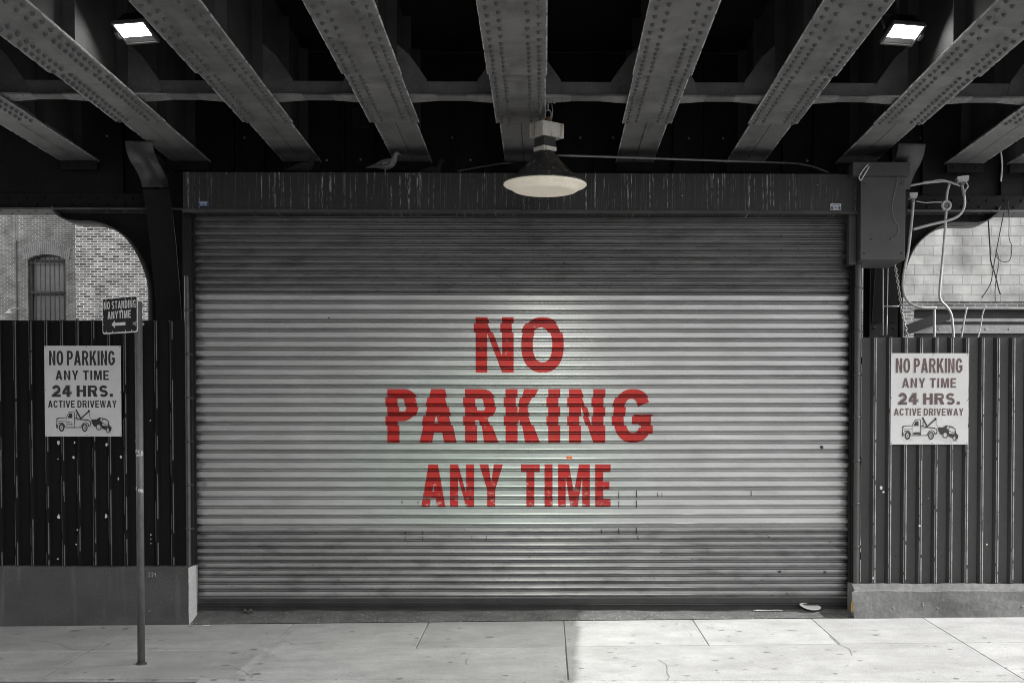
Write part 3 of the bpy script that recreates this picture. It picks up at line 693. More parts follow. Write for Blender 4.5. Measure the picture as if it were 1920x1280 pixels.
# ================================================================== header above the shutter
hx0, hx1 = at(343, 360, Y_HD)[0], at(1613, 360, Y_HD)[0]
hzt, hzb = at(980, 324, Y_HD)[1], at(980, 397, Y_HD)[1]
hd = thing('shutter_hood', 'dark sheet metal shutter hood streaked with white bird droppings', 'shutter hood', (0, Y_HD, hzb))
MB().box(hx0, hx1, Y_HD, 15.05, hzb, hzt).build('hood_cover', M_header, hd, bevel=0.006)
MB().box(hx0 - 0.006, hx1 - 0.02, Y_HD - 0.018, Y_HD - 0.001, hzb - 0.018, hzb + 0.022).build('drip_edge', M_web, hd, bevel=0.005)
def sticker(x0, y0, x1, y1, m, lab, bars):
    xa, zb = at(x0, y1, Y_HD); xc, zt = at(x1, y0, Y_HD)
    o = MB().box(xa, xc, Y_HD - 0.004, Y_HD - 0.0015, zb, zt).build('sticker', m, hd); o['label'] = lab
    g = MB()
    for u0, u1, v0, v1 in bars: g.box(xa + (xc - xa) * u0, xa + (xc - xa) * u1, Y_HD - 0.006, Y_HD - 0.0045, zb + (zt - zb) * v0, zb + (zt - zb) * v1)
    g.build('sticker_print', M_bluew if m is M_blue else M_blue, o)
sticker(372, 377, 391, 387, M_blue, 'small blue sticker', [(.12, .88, .62, .82), (.2, .45, .25, .45), (.55, .8, .25, .45)])
sticker(1557, 382, 1577, 394, M_bluew, 'small pale sticker with blue print', [(.06, .26, .12, .55), (.74, .94, .12, .55), (.12, .88, .68, .8), (.36, .64, .25, .4)])

# ================================================================== shutter motor box on the right column
def motor():
    Yb = 14.30
    x0, zb = at(1613, 487, Yb); x1, zt = at(1698, 331, Yb)
    cx0, _ = at(1598, 310, Yb); cx1, czt = at(1706, 305, Yb)
    o = thing('motor_box', 'grey sheet metal motor box at the right end of the shutter hood', 'motor box', (x0, Yb, zb))
    MB().box(x0, x1, Yb, 14.95, zb, zt).build('box_body', M_motor, o, bevel=0.005)
    MB().box(cx0, cx1, Yb - 0.03, 14.98, zt + 0.002, czt).build('box_cap', M_motor, o, bevel=0.005)
    h = MB(); h.box(x0 - 0.085, x0 - 0.003, Yb + 0.17, Yb + 0.3, hzb - 0.55, zt - 0.03); h.build('side_flange', M_motor, o, bevel=0.004)
    s = MB()
    for px, py in ((1633, 448), (1670, 448), (1620, 345), (1690, 345), (1620, 475), (1690, 475)):
        xx, zz = at(px, py, Yb); s.dome((xx, Yb, zz), 0.009, (0, -1, 0))
    s.build_each('screw', M_black, o)
motor()

# ================================================================== boundary walls
def wall_left():
    zt = at(180, 1062, Y_WL)[1]; x1 = at(355, 1110, Y_WL)[0]
    o = thing('low_wall', 'low charcoal painted wall below the black fence with a white painted end', 'wall', (-6, Y_WL, -0.2))
    m = MB(); nx = 160; vs = []; fs = []
    rows = [(-0.45, 0.0), (-0.2, 0.0), (0.0, 0.0), (0.2, 0.0), (zt - .03, 0.0), (zt, 0.02), (zt + 0.003, 0.34), (-0.45, 0.36)]
    for z, dy in rows:
        for i in range(nx + 1):
            x = -10 + (x1 + 10) * i / nx
            vs.append((x, Y_WL + dy + (0.004 * math.sin(x * 2.1 + z * 4) if dy < .3 else 0), z + (0.008 * (random.random() - .5) + .005 * math.sin(x * 3) if dy == 0.02 else 0)))
    for j in range(len(rows) - 1):
        for i in range(nx): a = j * (nx + 1) + i; fs.append((a, a + 1, a + nx + 2, a + nx + 1))
    fs.append(tuple(j * (nx + 1) + nx for j in range(len(rows))))
    m.add(vs, fs); m.build('wall_body', M_wallL, o)
    # white paint over the end face, lapping a little round the corner with a ragged edge
    p = MB(); loop = []
    for i in range(22): loop.append((Y_WL + 0.012 + random.uniform(-.004, .004), zt - .005 - (zt + .26) * i / 21))
    loop += [(Y_WL + .33, -.3), (Y_WL + .33, zt - .005)]
    p.prism(loop, lambda y, z: (x1 + .006, y, z), lambda y, z: (x1 - .002, y, z))
    loop2 = [(x1 + .004, zt - .008)] + [(x1 + .004, -.3)] + [(x1 - .012 - random.uniform(0, .018) * min(1, (i + 3) / 8), -.24 + (zt + .23) * i / 20) for i in range(21)]
    loop2 = loop2[:2] + [(x1 - .004 - random.uniform(0, .004), z) for _, z in loop2[2:]]
    p.prism(loop2, lambda x, z: (x, Y_WL - .008, z), lambda x, z: (x, Y_WL + .01, z))
    p.build('painted_end', M_white, o)
    # scratched number
    g = MB(); x0, z0 = at(277, 1080, Y_WL); k = 1 / 174.0
    for pts in ([(0, 8), (4, 8), (2, 5), (4.5, 3), (3, .5), (0, .5)], [(6, 8), (9.5, 8), (8, 5), (10, 3), (9, .5), (6.5, .5)], [(12, 8), (12.3, 4.5), (15.5, 5), (15.3, 8.3), (15, 0)]):
        g.tube([(x0 + u * k, Y_WL - .007, z0 - .005 + v * k) for u, v in pts], .0022, 5)
    g.build('scratched_number', M_white, o)
wall_left()
def wall_right():
    x0 = at(1603, 1130, Y_WR)[0]; z1 = at(1750, 1106, Y_WR)[1]; z2 = at(1750, 1094, Y_WR + .14)[1]
    o = thing('low_wall', 'low grey wall with a sloping sunlit ledge below the right fence', 'wall', (6, Y_WR, -0.2))
    rows = [(-0.4, 0.0), (-.2, 0), (-.1, 0), (0.0, 0.0), (.1, 0), (z1 - .012, 0.0), (z1, 0.008), (z1 + .006, .03), (z2, .14), (z2 + .002, .36), (-0.4, .38)]
    m = MB(); nx = 120; vs = []; fs = []
    for k_, (z, dy) in enumerate(rows):
        for i in range(nx + 1):
            x = x0 + (10 - x0) * i / nx
            bul = .007 * math.sin(x * 5 + z * 9) + .004 * math.sin(x * 13 - z * 21)
            ledge = .010 * math.sin(x * 7.3) * .4 + .006 * (random.random() - .5) if k_ in (5, 6, 7, 8) else 0
            vs.append((x - (.012 * math.sin(z * 7) + .02 if i == 0 and k_ in (3, 4, 5) else 0), Y_WR + dy + (bul if dy < .05 else 0), z + ledge))
    for j in range(len(rows) - 1):
        for i in range(nx): a = j * (nx + 1) + i; fs.append((a, a + 1, a + nx + 2, a + nx + 1))
    fs.append(tuple(j * (nx + 1) for j in range(len(rows)))[::-1])
    m.add(vs, fs); m.build('wall_body', M_wallR, o)
    # blobs of old mortar under the paint
    q = MB()
    for i in range(26):
        xx = x0 + .15 + random.random() ** 1.6 * 2.2; zz = -.09 + random.random() ** 1.8 * .26
        q.dome((xx, Y_WR + .004, zz), random.uniform(.008, .02), (0, -1, 0), 7, .5)
    q.build('mortar_lumps', M_wallR, o)
    y = MB(); loop = [(Y_WR + .016, .11), (Y_WR + .026, .08), (Y_WR + .022, .02), (Y_WR + .018, -.01), (Y_WR + .012, .0), (Y_WR + .013, .06)]
    y.prism(loop, lambda a, z: (x0 - .036, a, z), lambda a, z: (x0 - .01, a, z)); y.build('yellow_paint', M_yellow, o)
wall_right()

# ================================================================== corrugated fences
def fence(x0, x1, zt, zb, m, label, ph, base):
    o = thing('corrugated_fence', label, 'fence', base)
    pit = 29.0 / 172.5; d = 0.045
    prof = []; x = x0 - ph
    while x < x1 + pit:
        prof += [(x, d), (x + .093, d), (x + .093 + .032, 0), (x + .093 + .032 + .022, 0), (x + .093 + .032 + .022 + .019, d)]; x += pit
    prof = [p for p in prof if x0 <= p[0] <= x1]
    v = MB(); vs = []; fs = []; zs = [zt, zt - .6, zt - 1.3, zb + .6, zb]
    for z in zs:
        for xx, dd in prof: vs.append((xx, Y_FN + dd + .004 * math.sin(xx * 1.9 + z * 1.7), z + (random.uniform(-.004, .004) if z in (zt,) else 0)))
    for z in zs:
        for xx, dd in prof: vs.append((xx + .0015, Y_FN + dd + .005 + .004 * math.sin(xx * 1.9 + z * 1.7), z))
    n = len(prof); q = n * len(zs)
    for j in range(len(zs) - 1):
        for i in range(n - 1):
            a = j * n + i; fs.append((a, a + n, a + n + 1, a + 1)); fs.append((q + a, q + a + 1, q + a + n + 1, q + a + n))
    for i in range(n - 1): fs.append((i, i + 1, q + i + 1, q + i))
    v.add(vs, fs); v.build('corrugated_sheet', m, o)
    we = MB(); xx = x0 - ph  # strips that paint the light catching the rib edges
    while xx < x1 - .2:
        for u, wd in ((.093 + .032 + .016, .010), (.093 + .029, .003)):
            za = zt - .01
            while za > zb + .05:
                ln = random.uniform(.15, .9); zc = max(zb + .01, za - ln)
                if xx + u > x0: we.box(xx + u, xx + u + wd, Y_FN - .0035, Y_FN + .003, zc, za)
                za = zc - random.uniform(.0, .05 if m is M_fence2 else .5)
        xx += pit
    we.build('rib_highlight', M_ribsun if m is M_fence2 else M_brace, o)
    r = MB()
    for z in (zt - .25, zb + .3, (zt + zb) / 2): r.box(x0, x1, Y_FN + .065, Y_FN + .12, z - .04, z + .04)
    r.build('back_rail', M_black, o)
    s = MB()
    for z in (zt - .25, zb + .3):
        for xx, dd in prof[::5]:
            s.dome((xx + .05, Y_FN + d - .001, z), .007, (0, -1, 0), 6)
    s.build_each('fixing_screw', m, o)
    return o
zlt = at(180, 600, Y_FN)[1]; zrt = at(1760, 632, Y_FN)[1]
fl1 = at(347, 800, Y_FN)[0]; fr0 = at(1617, 800, Y_FN)[0]
fence(-10, fl1, zlt, at(180, 1061, Y_FN)[1], M_fence, 'black corrugated metal fence left of the shutter with peeling paint flecks', .05, (-6, Y_FN, .48))
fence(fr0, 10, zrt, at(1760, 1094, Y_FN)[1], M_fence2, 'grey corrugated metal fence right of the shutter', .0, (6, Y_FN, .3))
# peeled flecks on the black fence
pf = None
for o in list(S.objects):
    if o.name == 'corrugated_fence': pf = o
fl = MB()
for px, py, a, c in ((110, 830, 7, 11), (138, 857, 6, 7), (109, 860, 3, 3), (227, 856, 5, 8), (140, 829, 4, 6), (200, 833, 6, 8), (110, 968, 6, 12), (199, 967, 7, 10), (145, 993, 3, 4), (283, 1002, 4, 4), (283, 1010, 3, 3), (283, 1018, 3, 3), (143, 1020, 3, 4), (109, 1047, 5, 3), (222, 897, 4, 7), (282, 788, 3, 3)):
    loop = [(px + math.cos(2 * math.pi * i / 12) * a * .5 * random.uniform(.5, 1), py + math.sin(2 * math.pi * i / 12) * c * .5 * random.uniform(.5, 1)) for i in range(12)]
    fl.plate(loop, lambda u, v: (at(u, v, Y_FN)[0], Y_FN - .004, at(u, v, Y_FN)[1]))
fl.build_each('peeled_fleck', M_white, pf)
fl = MB(); pf2 = [o for o in S.objects if o.name.startswith('corrugated_fence') and o is not pf][0]
for px, py, a, c in ((1652, 914, 6, 9), (1656, 922, 5, 5), (1724, 985, 5, 5), (1637, 1083, 4, 6), (1850, 1020, 4, 4)):
    loop = [(px + math.cos(2 * math.pi * i / 12) * a * .5 * random.uniform(.6, 1), py + math.sin(2 * math.pi * i / 12) * c * .5 * random.uniform(.6, 1)) for i in range(12)]
    fl.plate(loop, lambda u, v: (at(u, v, Y_FN)[0], Y_FN - .004, at(u, v, Y_FN)[1]))
fl.build_each('peeled_fleck', M_white, pf2)

# vertical conduits by the guides
def stand_pipe(px, py0, py1, Y, r, m, label):
    x, z1 = at(px, py0, Y); _, z0 = at(px, py1, Y)
    o = thing('stand_pipe', label, 'pipe', (x, Y, z0))
    MB().lathe([(r, 0), (r, z1 - z0 - r * 1.6), (r * .9, z1 - z0 - r * .9), (r * .55, z1 - z0 - r * .25), (.001, z1 - z0)], (x, Y, z0), 16).build('pipe_shaft', m, o)
    g = MB(); z = z0 + .4
    while z < z1 - .25:
        g.lathe([(r + .001, -.012), (r + .006, -.010), (r + .006, .010), (r + .001, .012)], (x, Y, z), 14); g.box(x + r, x + r + .03, Y + .02, Y + .03, z - .012, z + .012); z += .47
    g.build_each('pipe_clip', m, o, 2)
stand_pipe(350, 513, 1060, 14.44, .026, M_darkpipe, 'thin dark pipe standing left of the shutter')
stand_pipe(1609, 486, 1093, 14.52, .036, M_motor, 'round capped grey pipe standing right of the shutter')

# ================================================================== NO PARKING signs on the fences
def poly_art(g, M2, loop, y, holes=()):
    g.plate([M2(*p) for p in loop], lambda a, c: (a, y, c), [[M2(*p) for p in h] for h in holes])
def parking_sign(px0, py0, px1, py1, ink, label, faded):
    Y = Y_FN - .006
    x0, z1 = at(px0, py0, Y); x1, z0 = at(px1, py1, Y)
    o = thing('parking_sign', label, 'sign', ((x0 + x1) / 2, Y, z0), 'no parking signs on the fences')
    # crop coordinates: 142..1025 by 108..1145
    U = lambda u: x0 + (x1 - x0) * (u - 142) / 883.0
    V = lambda v: z1 - (z1 - z0) * (v - 108) / 1037.0
    M2 = lambda u, v: (U(u), V(v))
    pl = MB(); n = 10; vs = []; fs = []
    for j in range(n + 1):
        for i in range(n + 1):
            a, c = i / n, j / n
            vs.append((x0 + (x1 - x0) * a, Y, z0 + (z1 - z0) * c))
    pl.box(x0, x1, Y - .003, Y + .001, z0, z1)
    pl.build('plate', M_lot2, o, bevel=.001)
    yk = Y - .0045
    def line(text, u0, u1, v0, v1, stem, bar, m, y=yk, grow=0, gap=.17, name='lettering'):
        lay, unit = layout(text, u0, u1, stem, gap); g = MB()
        hh = (v1 - v0); ratio = abs((z1 - z0) / 1037.0); kx = (x1 - x0) / 883.0
        for c, a, b_ in lay:
            if c == ' ': continue
            hgt = hh * ratio
            for outer, holes in glyph(c, (b_ - a) * kx, hgt, stem * unit * kx, bar * hgt):
                g.plate([(p[0] + U(a), p[1] + V(v1)) for p in outer], lambda q, w_: (q, y, w_), [[(p[0] + U(a), p[1] + V(v1)) for p in h] for h in holes])
        return g.build(name, m, o)
    line('NO PARKING', 197, 957, 165, 331, .34, .155, ink)
    line('ANY TIME', 270, 885, 390, 499, .30, .17, ink, gap=.24)
    line('24', 221, 460, 556, 694, .42, .26, M_halo, Y - .0038)
    line('24', 229, 448, 562, 690, .27, .17, ink)
    line('HRS.', 511, 930, 562, 690, .33, .19, ink)
    line('ACTIVE DRIVEWAY', 180, 972, 733, 815, .30, .17, ink, gap=.19)
    # tow truck drawing
    lay = [Y - .0040]
    def nxt(): lay[0] -= .00025; return lay[0]
    g = MB()
    def st(pts, wd=8): 
        y = nxt()
        for a, c in zip(pts, pts[1:]):
            poly_art(g, M2, ribbon([a, c], wd), y); y -= .00004
    def blk(pts): poly_art(g, M2, pts, nxt())
    def ring(cx, cy, rx, ry, t): poly_art(g, M2, arc(cx, cy, rx, ry, 0, 345, 23), nxt(), [arc(cx, cy, rx - t, ry - t * 1.2, 0, 345, 23)])
    st([(278, 940), (300, 934), (388, 930), (412, 885), (428, 864), (474, 860), (484, 870), (487, 1040)]); st([(279, 940), (279, 1008)]); st([(280, 968), (386, 966)], 4)
    blk([(276, 938), (300, 936), (296, 948), (276, 952)]); blk([(271, 1005), (290, 1008), (292, 1040), (290, 1052), (274, 1050)])
    blk([(426, 882), (460, 879), (461, 934), (404, 934)]); st([(388, 932), (388, 1030)], 4); st([(388, 1032), (478, 1034)], 4)
    st([(296, 1000), (312, 990), (345, 990), (362, 1002), (374, 1040)], 9)
    ring(335, 1043, 33, 46, 15); ring(335, 1043, 9, 12, 4)
    st([(374, 1044), (487, 1043), (560, 1040), (572, 1010), (590, 986), (618, 984), (640, 1000), (652, 1028)], 8)
    st([(487, 962), (530, 958)], 4); blk([(490, 930), (512, 930), (548, 944), (600, 948), (640, 951), (668, 968), (660, 972), (630, 962), (545, 956), (530, 948), (490, 938)])
    st([(668, 968), (672, 990), (664, 1024), (640, 1030)], 8)
    ring(603, 1044, 33, 46, 13); ring(603, 1044, 12, 17, 5)
    st([(506, 842), (560, 944)], 17); st([(512, 880), (512, 936)], 8); st([(655, 852), (556, 944)], 15); st([(630, 884), (545, 950)], 7)
    blk([(640, 846), (655, 838), (664, 846), (664, 866), (652, 872), (642, 862)]); blk([(498, 838), (512, 832), (520, 848), (510, 860), (500, 852)])
    st([(660, 868), (660, 905), (678, 952)], 4)
    # the towed car
    blk([(680, 950), (742, 948), (775, 926), (800, 932), (776, 956), (786, 962), (812, 990), (800, 1036), (780, 1008), (745, 1004), (726, 1040), (706, 1020), (686, 990)])
    blk([(800, 930), (850, 942), (884, 972), (878, 978), (846, 954), (806, 944)]); blk([(880, 974), (890, 1018), (914, 1040), (908, 1082), (884, 1088), (884, 1050), (860, 1048), (850, 1072), (796, 1050), (804, 1018), (876, 1026), (872, 984)])
    st([(820, 944), (800, 976)], 6); st([(812, 990), (876, 1018)], 6); ring(765, 1036, 31, 38, 9); ring(870, 1072, 20, 34, 8); st([(884, 1092), (900, 1112)], 5)
    if faded: blk([(400, 1012), (420, 1004), (470, 1004), (482, 1018), (478, 1030), (398, 1028)])
    g.build('tow_truck_drawing', M_ink, o)
    if not faded:
        line('NYC', 402, 458, 972, 990, .3, .2, M_ink); line('TOW', 398, 462, 998, 1016, .3, .2, M_ink)
    s = MB()
    for u, v in ((155, 122), (1012, 122), (155, 1130), (1012, 1130), (628, 122), (620, 1128), (150, 615), (1016, 640)):
        s.dome((U(u), Y - .003, V(v)), .006, (0, -1, 0), 6)
    s.build_each('screw', M_pipe, o)
parking_sign(83, 648, 228, 818, M_ink, 'white tow truck sign with black lettering on the black fence', False)
parking_sign(1670.5, 662, 1814.5, 833, M_ink2, 'white tow truck sign with faded brownish lettering on the grey fence', True)

# ================================================================== street sign on its pole
def street_sign():
    px, Yp = 265, 12.27
    x = at(px, 1243, Yp)[0]; z1 = at(px, 566, Yp)[1]; z0 = sz(x, Yp)
    o = thing('street_sign', 'NO STANDING ANYTIME sign with a left arrow on a steel pole in the sidewalk', 'street sign', (x, Yp, z0))
    r = .034
    MB().lathe([(r, -.05), (r, z1 - z0)], (x, Yp, z0), 20, True).build('pole', M_pole, o)
    g = MB()
    for zz, hh, a0, a1 in ((at(px, 846, Yp)[1], .022, 170, 285), (at(px, 853, Yp)[1], .012, 230, 300), (at(px, 850, Yp)[1], .03, 305, 345), (at(px, 826, Yp)[1], .02, 175, 215), (at(px, 915, Yp)[1], .018, 180, 240), (at(px, 919, Yp)[1], .024, 262, 340)):
        vs = []; n_ = 8
        for i in range(n_ + 1):
            a = R(a0 + (a1 - a0) * i / n_)
            for sg in (-1, 1): vs.append((x + (r + .0015) * math.cos(a), Yp + (r + .0015) * math.sin(a), zz + sg * hh * random.uniform(.35, 1)))
        g.add(vs, [(2 * i, 2 * i + 2, 2 * i + 3, 2 * i + 1) for i in range(n_)], True)
    g.build_each('tape_remnant', mat('torn tape', .42, .6, 40, .7), o)
    MB().lathe([(.055, -.01), (.05, .012), (.036, .02)], (x, Yp, z0), 18).build('pole_footing', M_bar, o)
    # plate: local u to the right, turned 45 degrees so that the right edge is nearer
    Wd, Hd = .455, .325; th = R(-30)
    e0 = Vector((math.cos(th), math.sin(th), 0)); nn = Vector((math.sin(th), -math.cos(th), 0))
    Yq = Yp - .05
    xr, zr = at(258.5, 589, Yq)
    c = Vector((xr, Yq, zr)) - e0 * Wd
    def q(u, v, d=0): return tuple(c + e0 * u + Vector((0, 0, v - Hd / 2)) + nn * d)
    def rr(u0, v0, u1, v1, rad):
        return arc(u1 - rad, v1 - rad, rad, rad, 0, 90, 5) + arc(u0 + rad, v1 - rad, rad, rad, 90, 180, 5) + arc(u0 + rad, v0 + rad, rad, rad, 180, 270, 5) + arc(u1 - rad, v0 + rad, rad, rad, 270, 360, 5)
    MB().prism(rr(0, 0, Wd, Hd, .025), lambda u, v: q(u, v, .002), lambda u, v: q(u, v, -.001)).build('plate', M_legend, o)
    MB().plate(rr(.008, .012, Wd - .012, Hd - .002, .02), lambda u, v: q(u, v, .0035)).build('sign_face', M_signface, o)
    t = MB()
    def line(text, u0, u1, v0, v1, stem, bar, gap=.25):
        lay, unit = layout(text, u0, u1, stem, gap)
        for ch, a, b_ in lay:
            if ch == ' ': continue
            for outer, holes in glyph(ch, b_ - a, v1 - v0, stem * unit, bar * (v1 - v0)):
                t.plate([(p[0] + a, p[1] + v0) for p in outer], lambda u, v: q(u, v, .0048), [[(p[0] + a, p[1] + v0) for p in h] for h in holes])
    line('NO STANDING', .022, .435, .225, .297, .30, .17)
    line('ANYTIME', .07, .37, .135, .205, .30, .18)
    t.build('lettering', M_legend, o)
    MB().plate([(.12, .085), (.168, .122), (.16, .099), (.30, .099), (.30, .071), (.16, .071), (.168, .048)], lambda u, v: q(u, v, .0048)).build('arrow', M_legend, o)
    d = MB()
    for u, v in ((.05, .312), (.13, .312), (.3, .312), (.38, .312), (.05, .02), (.13, .02), (.3, .02), (.38, .02), (.012, .25), (.012, .16), (.012, .09)):
        d.plate(arc(u, v, .005, .007, 0, 330, 11), lambda a, b_: q(a, b_, .0049))
    for u, v, s in ((.43, .235, .014), (.436, .09, .011), (.43, .066, .009), (.25, .205, .016)):
        d.plate([(u + math.cos(i) * s * random.uniform(.5, 1), v + math.sin(i) * s * random.uniform(.5, 1)) for i in [k * .628 for k in range(10)]], lambda a, b_: q(a, b_, .0052))
    d.build('paint_chip', M_white, o)
    k = MB()
    for v in (.08, .245):
        k.box(-.02, .02, -.05, .05, -.012, .012, Matrix.Translation(Vector((x, Yp, zr - Hd / 2 + v))) @ Matrix.Rotation(th, 4, 'Z'))
    k.build_each('bracket', M_pipe, o)
street_sign()

# ================================================================== elevated steel structure
BX = [-0.24 + 1.255 * (k - 4) for k in range(9)] + [5.50]
def beam_proto():
    x = BX[4]
    o = thing('steel_beam', '', 'steel beam', (x, 12, Z_BM), 'riveted steel beams under the deck')
    y0, y1 = DECK_Y0, Y_GR - .012
    wb = MB(); wb.box(x - .007, x + .007, y0, y1, Z_BM + .03, 6.28)
    for s in (-1, 1):                            # stiffener angles
        for yy in (9.6, 11.2, 12.6, 13.9, 15.0):
            wb.box(x + s * .0075, x + s * .11, yy, yy + .014, Z_BM + .05, 6.2)
            wb.box(x + s * .0075, x + s * .02, yy + .0145, yy + .1, Z_BM + .05, 6.2)
            for kk in range(7): wb.dome((x + s * .02, yy + .06, Z_BM + .15 + kk * .14), .016, (s, 0, 0), 6)
    wb.build('web', M_web, o)
    f = MB()
    for s in (-1, 1):
        a, c = sorted((x + s * .003, x + s * .212)); f.box(a, c, y0, y1, Z_BM, Z_BM + .02)
        a, c = sorted((x + s * .0078, x + s * .022)); f.box(a, c, y0, y1, Z_BM + .0205, Z_BM + .17)
        yy = y0 + .1
        while yy < y1 - .1:
            f.dome((x + s * .022, yy, Z_BM + .09), .016, (s, 0, 0), 6); f.dome((x + s * .15, yy, Z_BM + .02), .016, (0, 0, 1), 6); yy += .16
    f.build('bottom_flange', M_flange, o, bevel=.003)
    def cover(wd, ya, yb, z0, th, name):
        p = MB(); nseg = 14; vs = []
        p.box(x - wd / 2, x + wd / 2, ya, yb, z0 - th, z0)
        return p
    ye1, ye2 = 13.36, 11.62
    rw = MB()
    p1 = cover(.49, y0, ye1, Z_BM - .002, .016, '')
    yy = ye1 - .06
    while yy > ye2 + .03:
        for i, xx in enumerate((-.192, -.108, .108, .192)):
            rw.dome((x + xx + random.uniform(-.003, .003), yy - (.055 if i in (1, 2) else 0), Z_BM - .018), .021, (0, 0, -1), 10, 1.25)
        yy -= .118
    p1.build('cover_plate', M_beam, o, bevel=.002)
    p2 = cover(.515, y0, ye2, Z_BM - .0185, .014, '')
    yy = ye2 - .06
    while yy > y0 + .05:
        for i, xx in enumerate((-.195, -.108, .108, .195)):
            rw.dome((x + xx + random.uniform(-.003, .003), yy - (.08 if i in (1, 2) else 0), Z_BM - .0325), .021, (0, 0, -1), 10, 1.25)
        yy -= .125 if yy > 10.9 else .19
    p2.build('cover_plate', M_beam, o, bevel=.002)
    q_ = rw.build('rivet_rows', M_rivet, o); q_['kind'] = 'stuff'
    we = MB()
    for wd, ya, yb, zz in ((.212, ye1, y1, Z_BM), (.245, ye2, ye1, Z_BM - .018), (.2575, y0, ye2, Z_BM - .0325)):
        for sg in (-1, 1):
            yy = ya
            while yy < yb - .02:
                ln = min(random.uniform(.03, .35), yb - yy); wi = random.uniform(.003, .009)
                a, c = sorted((x + sg * (wd - wi), x + sg * (wd + .0012))); we.box(a, c, yy, yy + ln, zz - .0012, zz + random.uniform(.004, .013)); yy += ln + random.uniform(0, .10)
    we.build('worn_edge', M_wornedge, o)
    e = MB(); e.box(x - .205, x + .205, Y_GR - .09, Y_GR - .001, Z_BM - .10, Z_BM - .003)
    for u in (-.13, 0, .13): e.dome((x + u, Y_GR - .09, Z_BM - .05), .016, (0, -1, 0), 7)
    e.build('seat_angle', M_black, o, bevel=.003)
    return o
B_LAB = ['dark riveted steel beam, leftmost of the row, ending above the street sign',
         'riveted steel beam that meets the curved top of the left column',
         'riveted steel beam right of the left floodlight',
         'riveted steel beam whose far end is just above the pale pigeon',
         'riveted steel beam straight above the hanging lamp',
         'riveted steel beam, first one to the right of the hanging lamp',
         'riveted steel beam left of the right floodlight',
         'riveted steel beam that meets the curved bracket above the motor box',
         'pale riveted steel beam ending above the white conduits',
         'steel beam cut by the right edge, ending above the loose black wires']
bp = beam_proto(); bp['label'] = B_LAB[4]
for k in (0, 1, 2, 3, 5, 6, 7, 8, 9):
    dup(bp, (BX[k], 12, Z_BM), B_LAB[k])

# cross braces between the beams
def brace(i):
    xa, xb_ = BX[i] + .03, BX[i + 1] - .03; Y = 12.62; wd = xb_ - xa; c = (xa + xb_) / 2
    labs = ['between the leftmost two beams', 'between the left column beam and the next one', 'in the bay left of the pale pigeon beam', 'in the bay just left of the hanging lamp', 'in the bay just right of the hanging lamp', 'in the second bay right of the hanging lamp', 'in the bay below the right floodlight', 'in the bay above the motor box corner', 'in the rightmost bay']
    o = thing('cross_brace', 'horizontal cross brace with riveted gussets ' + labs[i], 'cross brace', (c, Y, Z_BM), 'cross braces between the beams')
    zt = Z_BM + .185
    s = MB(); s.box(xa + .05, xb_ - .05, Y, Y + .012, Z_BM + .045, zt)
    hw = .16
    s.prism([(c - hw, -.07), (c + hw, -.07), (c + hw, .10), (c - hw, .10)], lambda u, v: (u, Y + v, Z_BM + .03), lambda u, v: (u, Y + v, Z_BM + .044))
    s.build('strut', M_brace, o, bevel=.002)
    for sgn in (-1, 1):
        xs = xa if sgn < 0 else xb_
        X = lambda u: xs - sgn * u               # u grows from the beam towards mid bay
        umax = wd / 2 - hw + .02
        g = MB(); g.prism([(0, Z_BM + .05), (umax - .06, Z_BM + .05), (umax - .10, Z_BM + .20), (.20, Z_BM + .42), (0, Z_BM + .60)], lambda u, v: (X(u), Y - .014, v), lambda u, v: (X(u), Y - .002, v))
        g.build('gusset_plate', M_brace, o)
        f = MB(); loop = [(.0, -.13), (.18, -.13), (umax, -.075), (umax, .105), (.18, .14), (0, .14)]
        f.prism(loop, lambda u, v: (X(u), Y + v, Z_BM - .0 + .030 - .05 * max(0, (umax - .05 - u))), lambda u, v: (X(u), Y + v, Z_BM + .046 - .05 * max(0, (umax - .05 - u))))
        for u in (.21, .29, .37, .45):
            for v in (-.05, .05):
                if u < umax - .02: f.dome((X(u), Y + v * (1.2 - u * .6), Z_BM + .030 - .05 * max(0, umax - .05 - u)), .014, (0, 0, -1), 7)
        f.build('flange_plate', M_brace2, o)
for i in range(9): brace(i)

# deck
dk = MB(); dk.box(-16, 5.76, DECK_Y0, DECK_Y1, 6.285, 6.75)
tag(dk.build('viaduct_deck', M_deck, base=(0, 12, 6.3)), 'soot black deck of the viaduct above all the beams', 'viaduct deck')

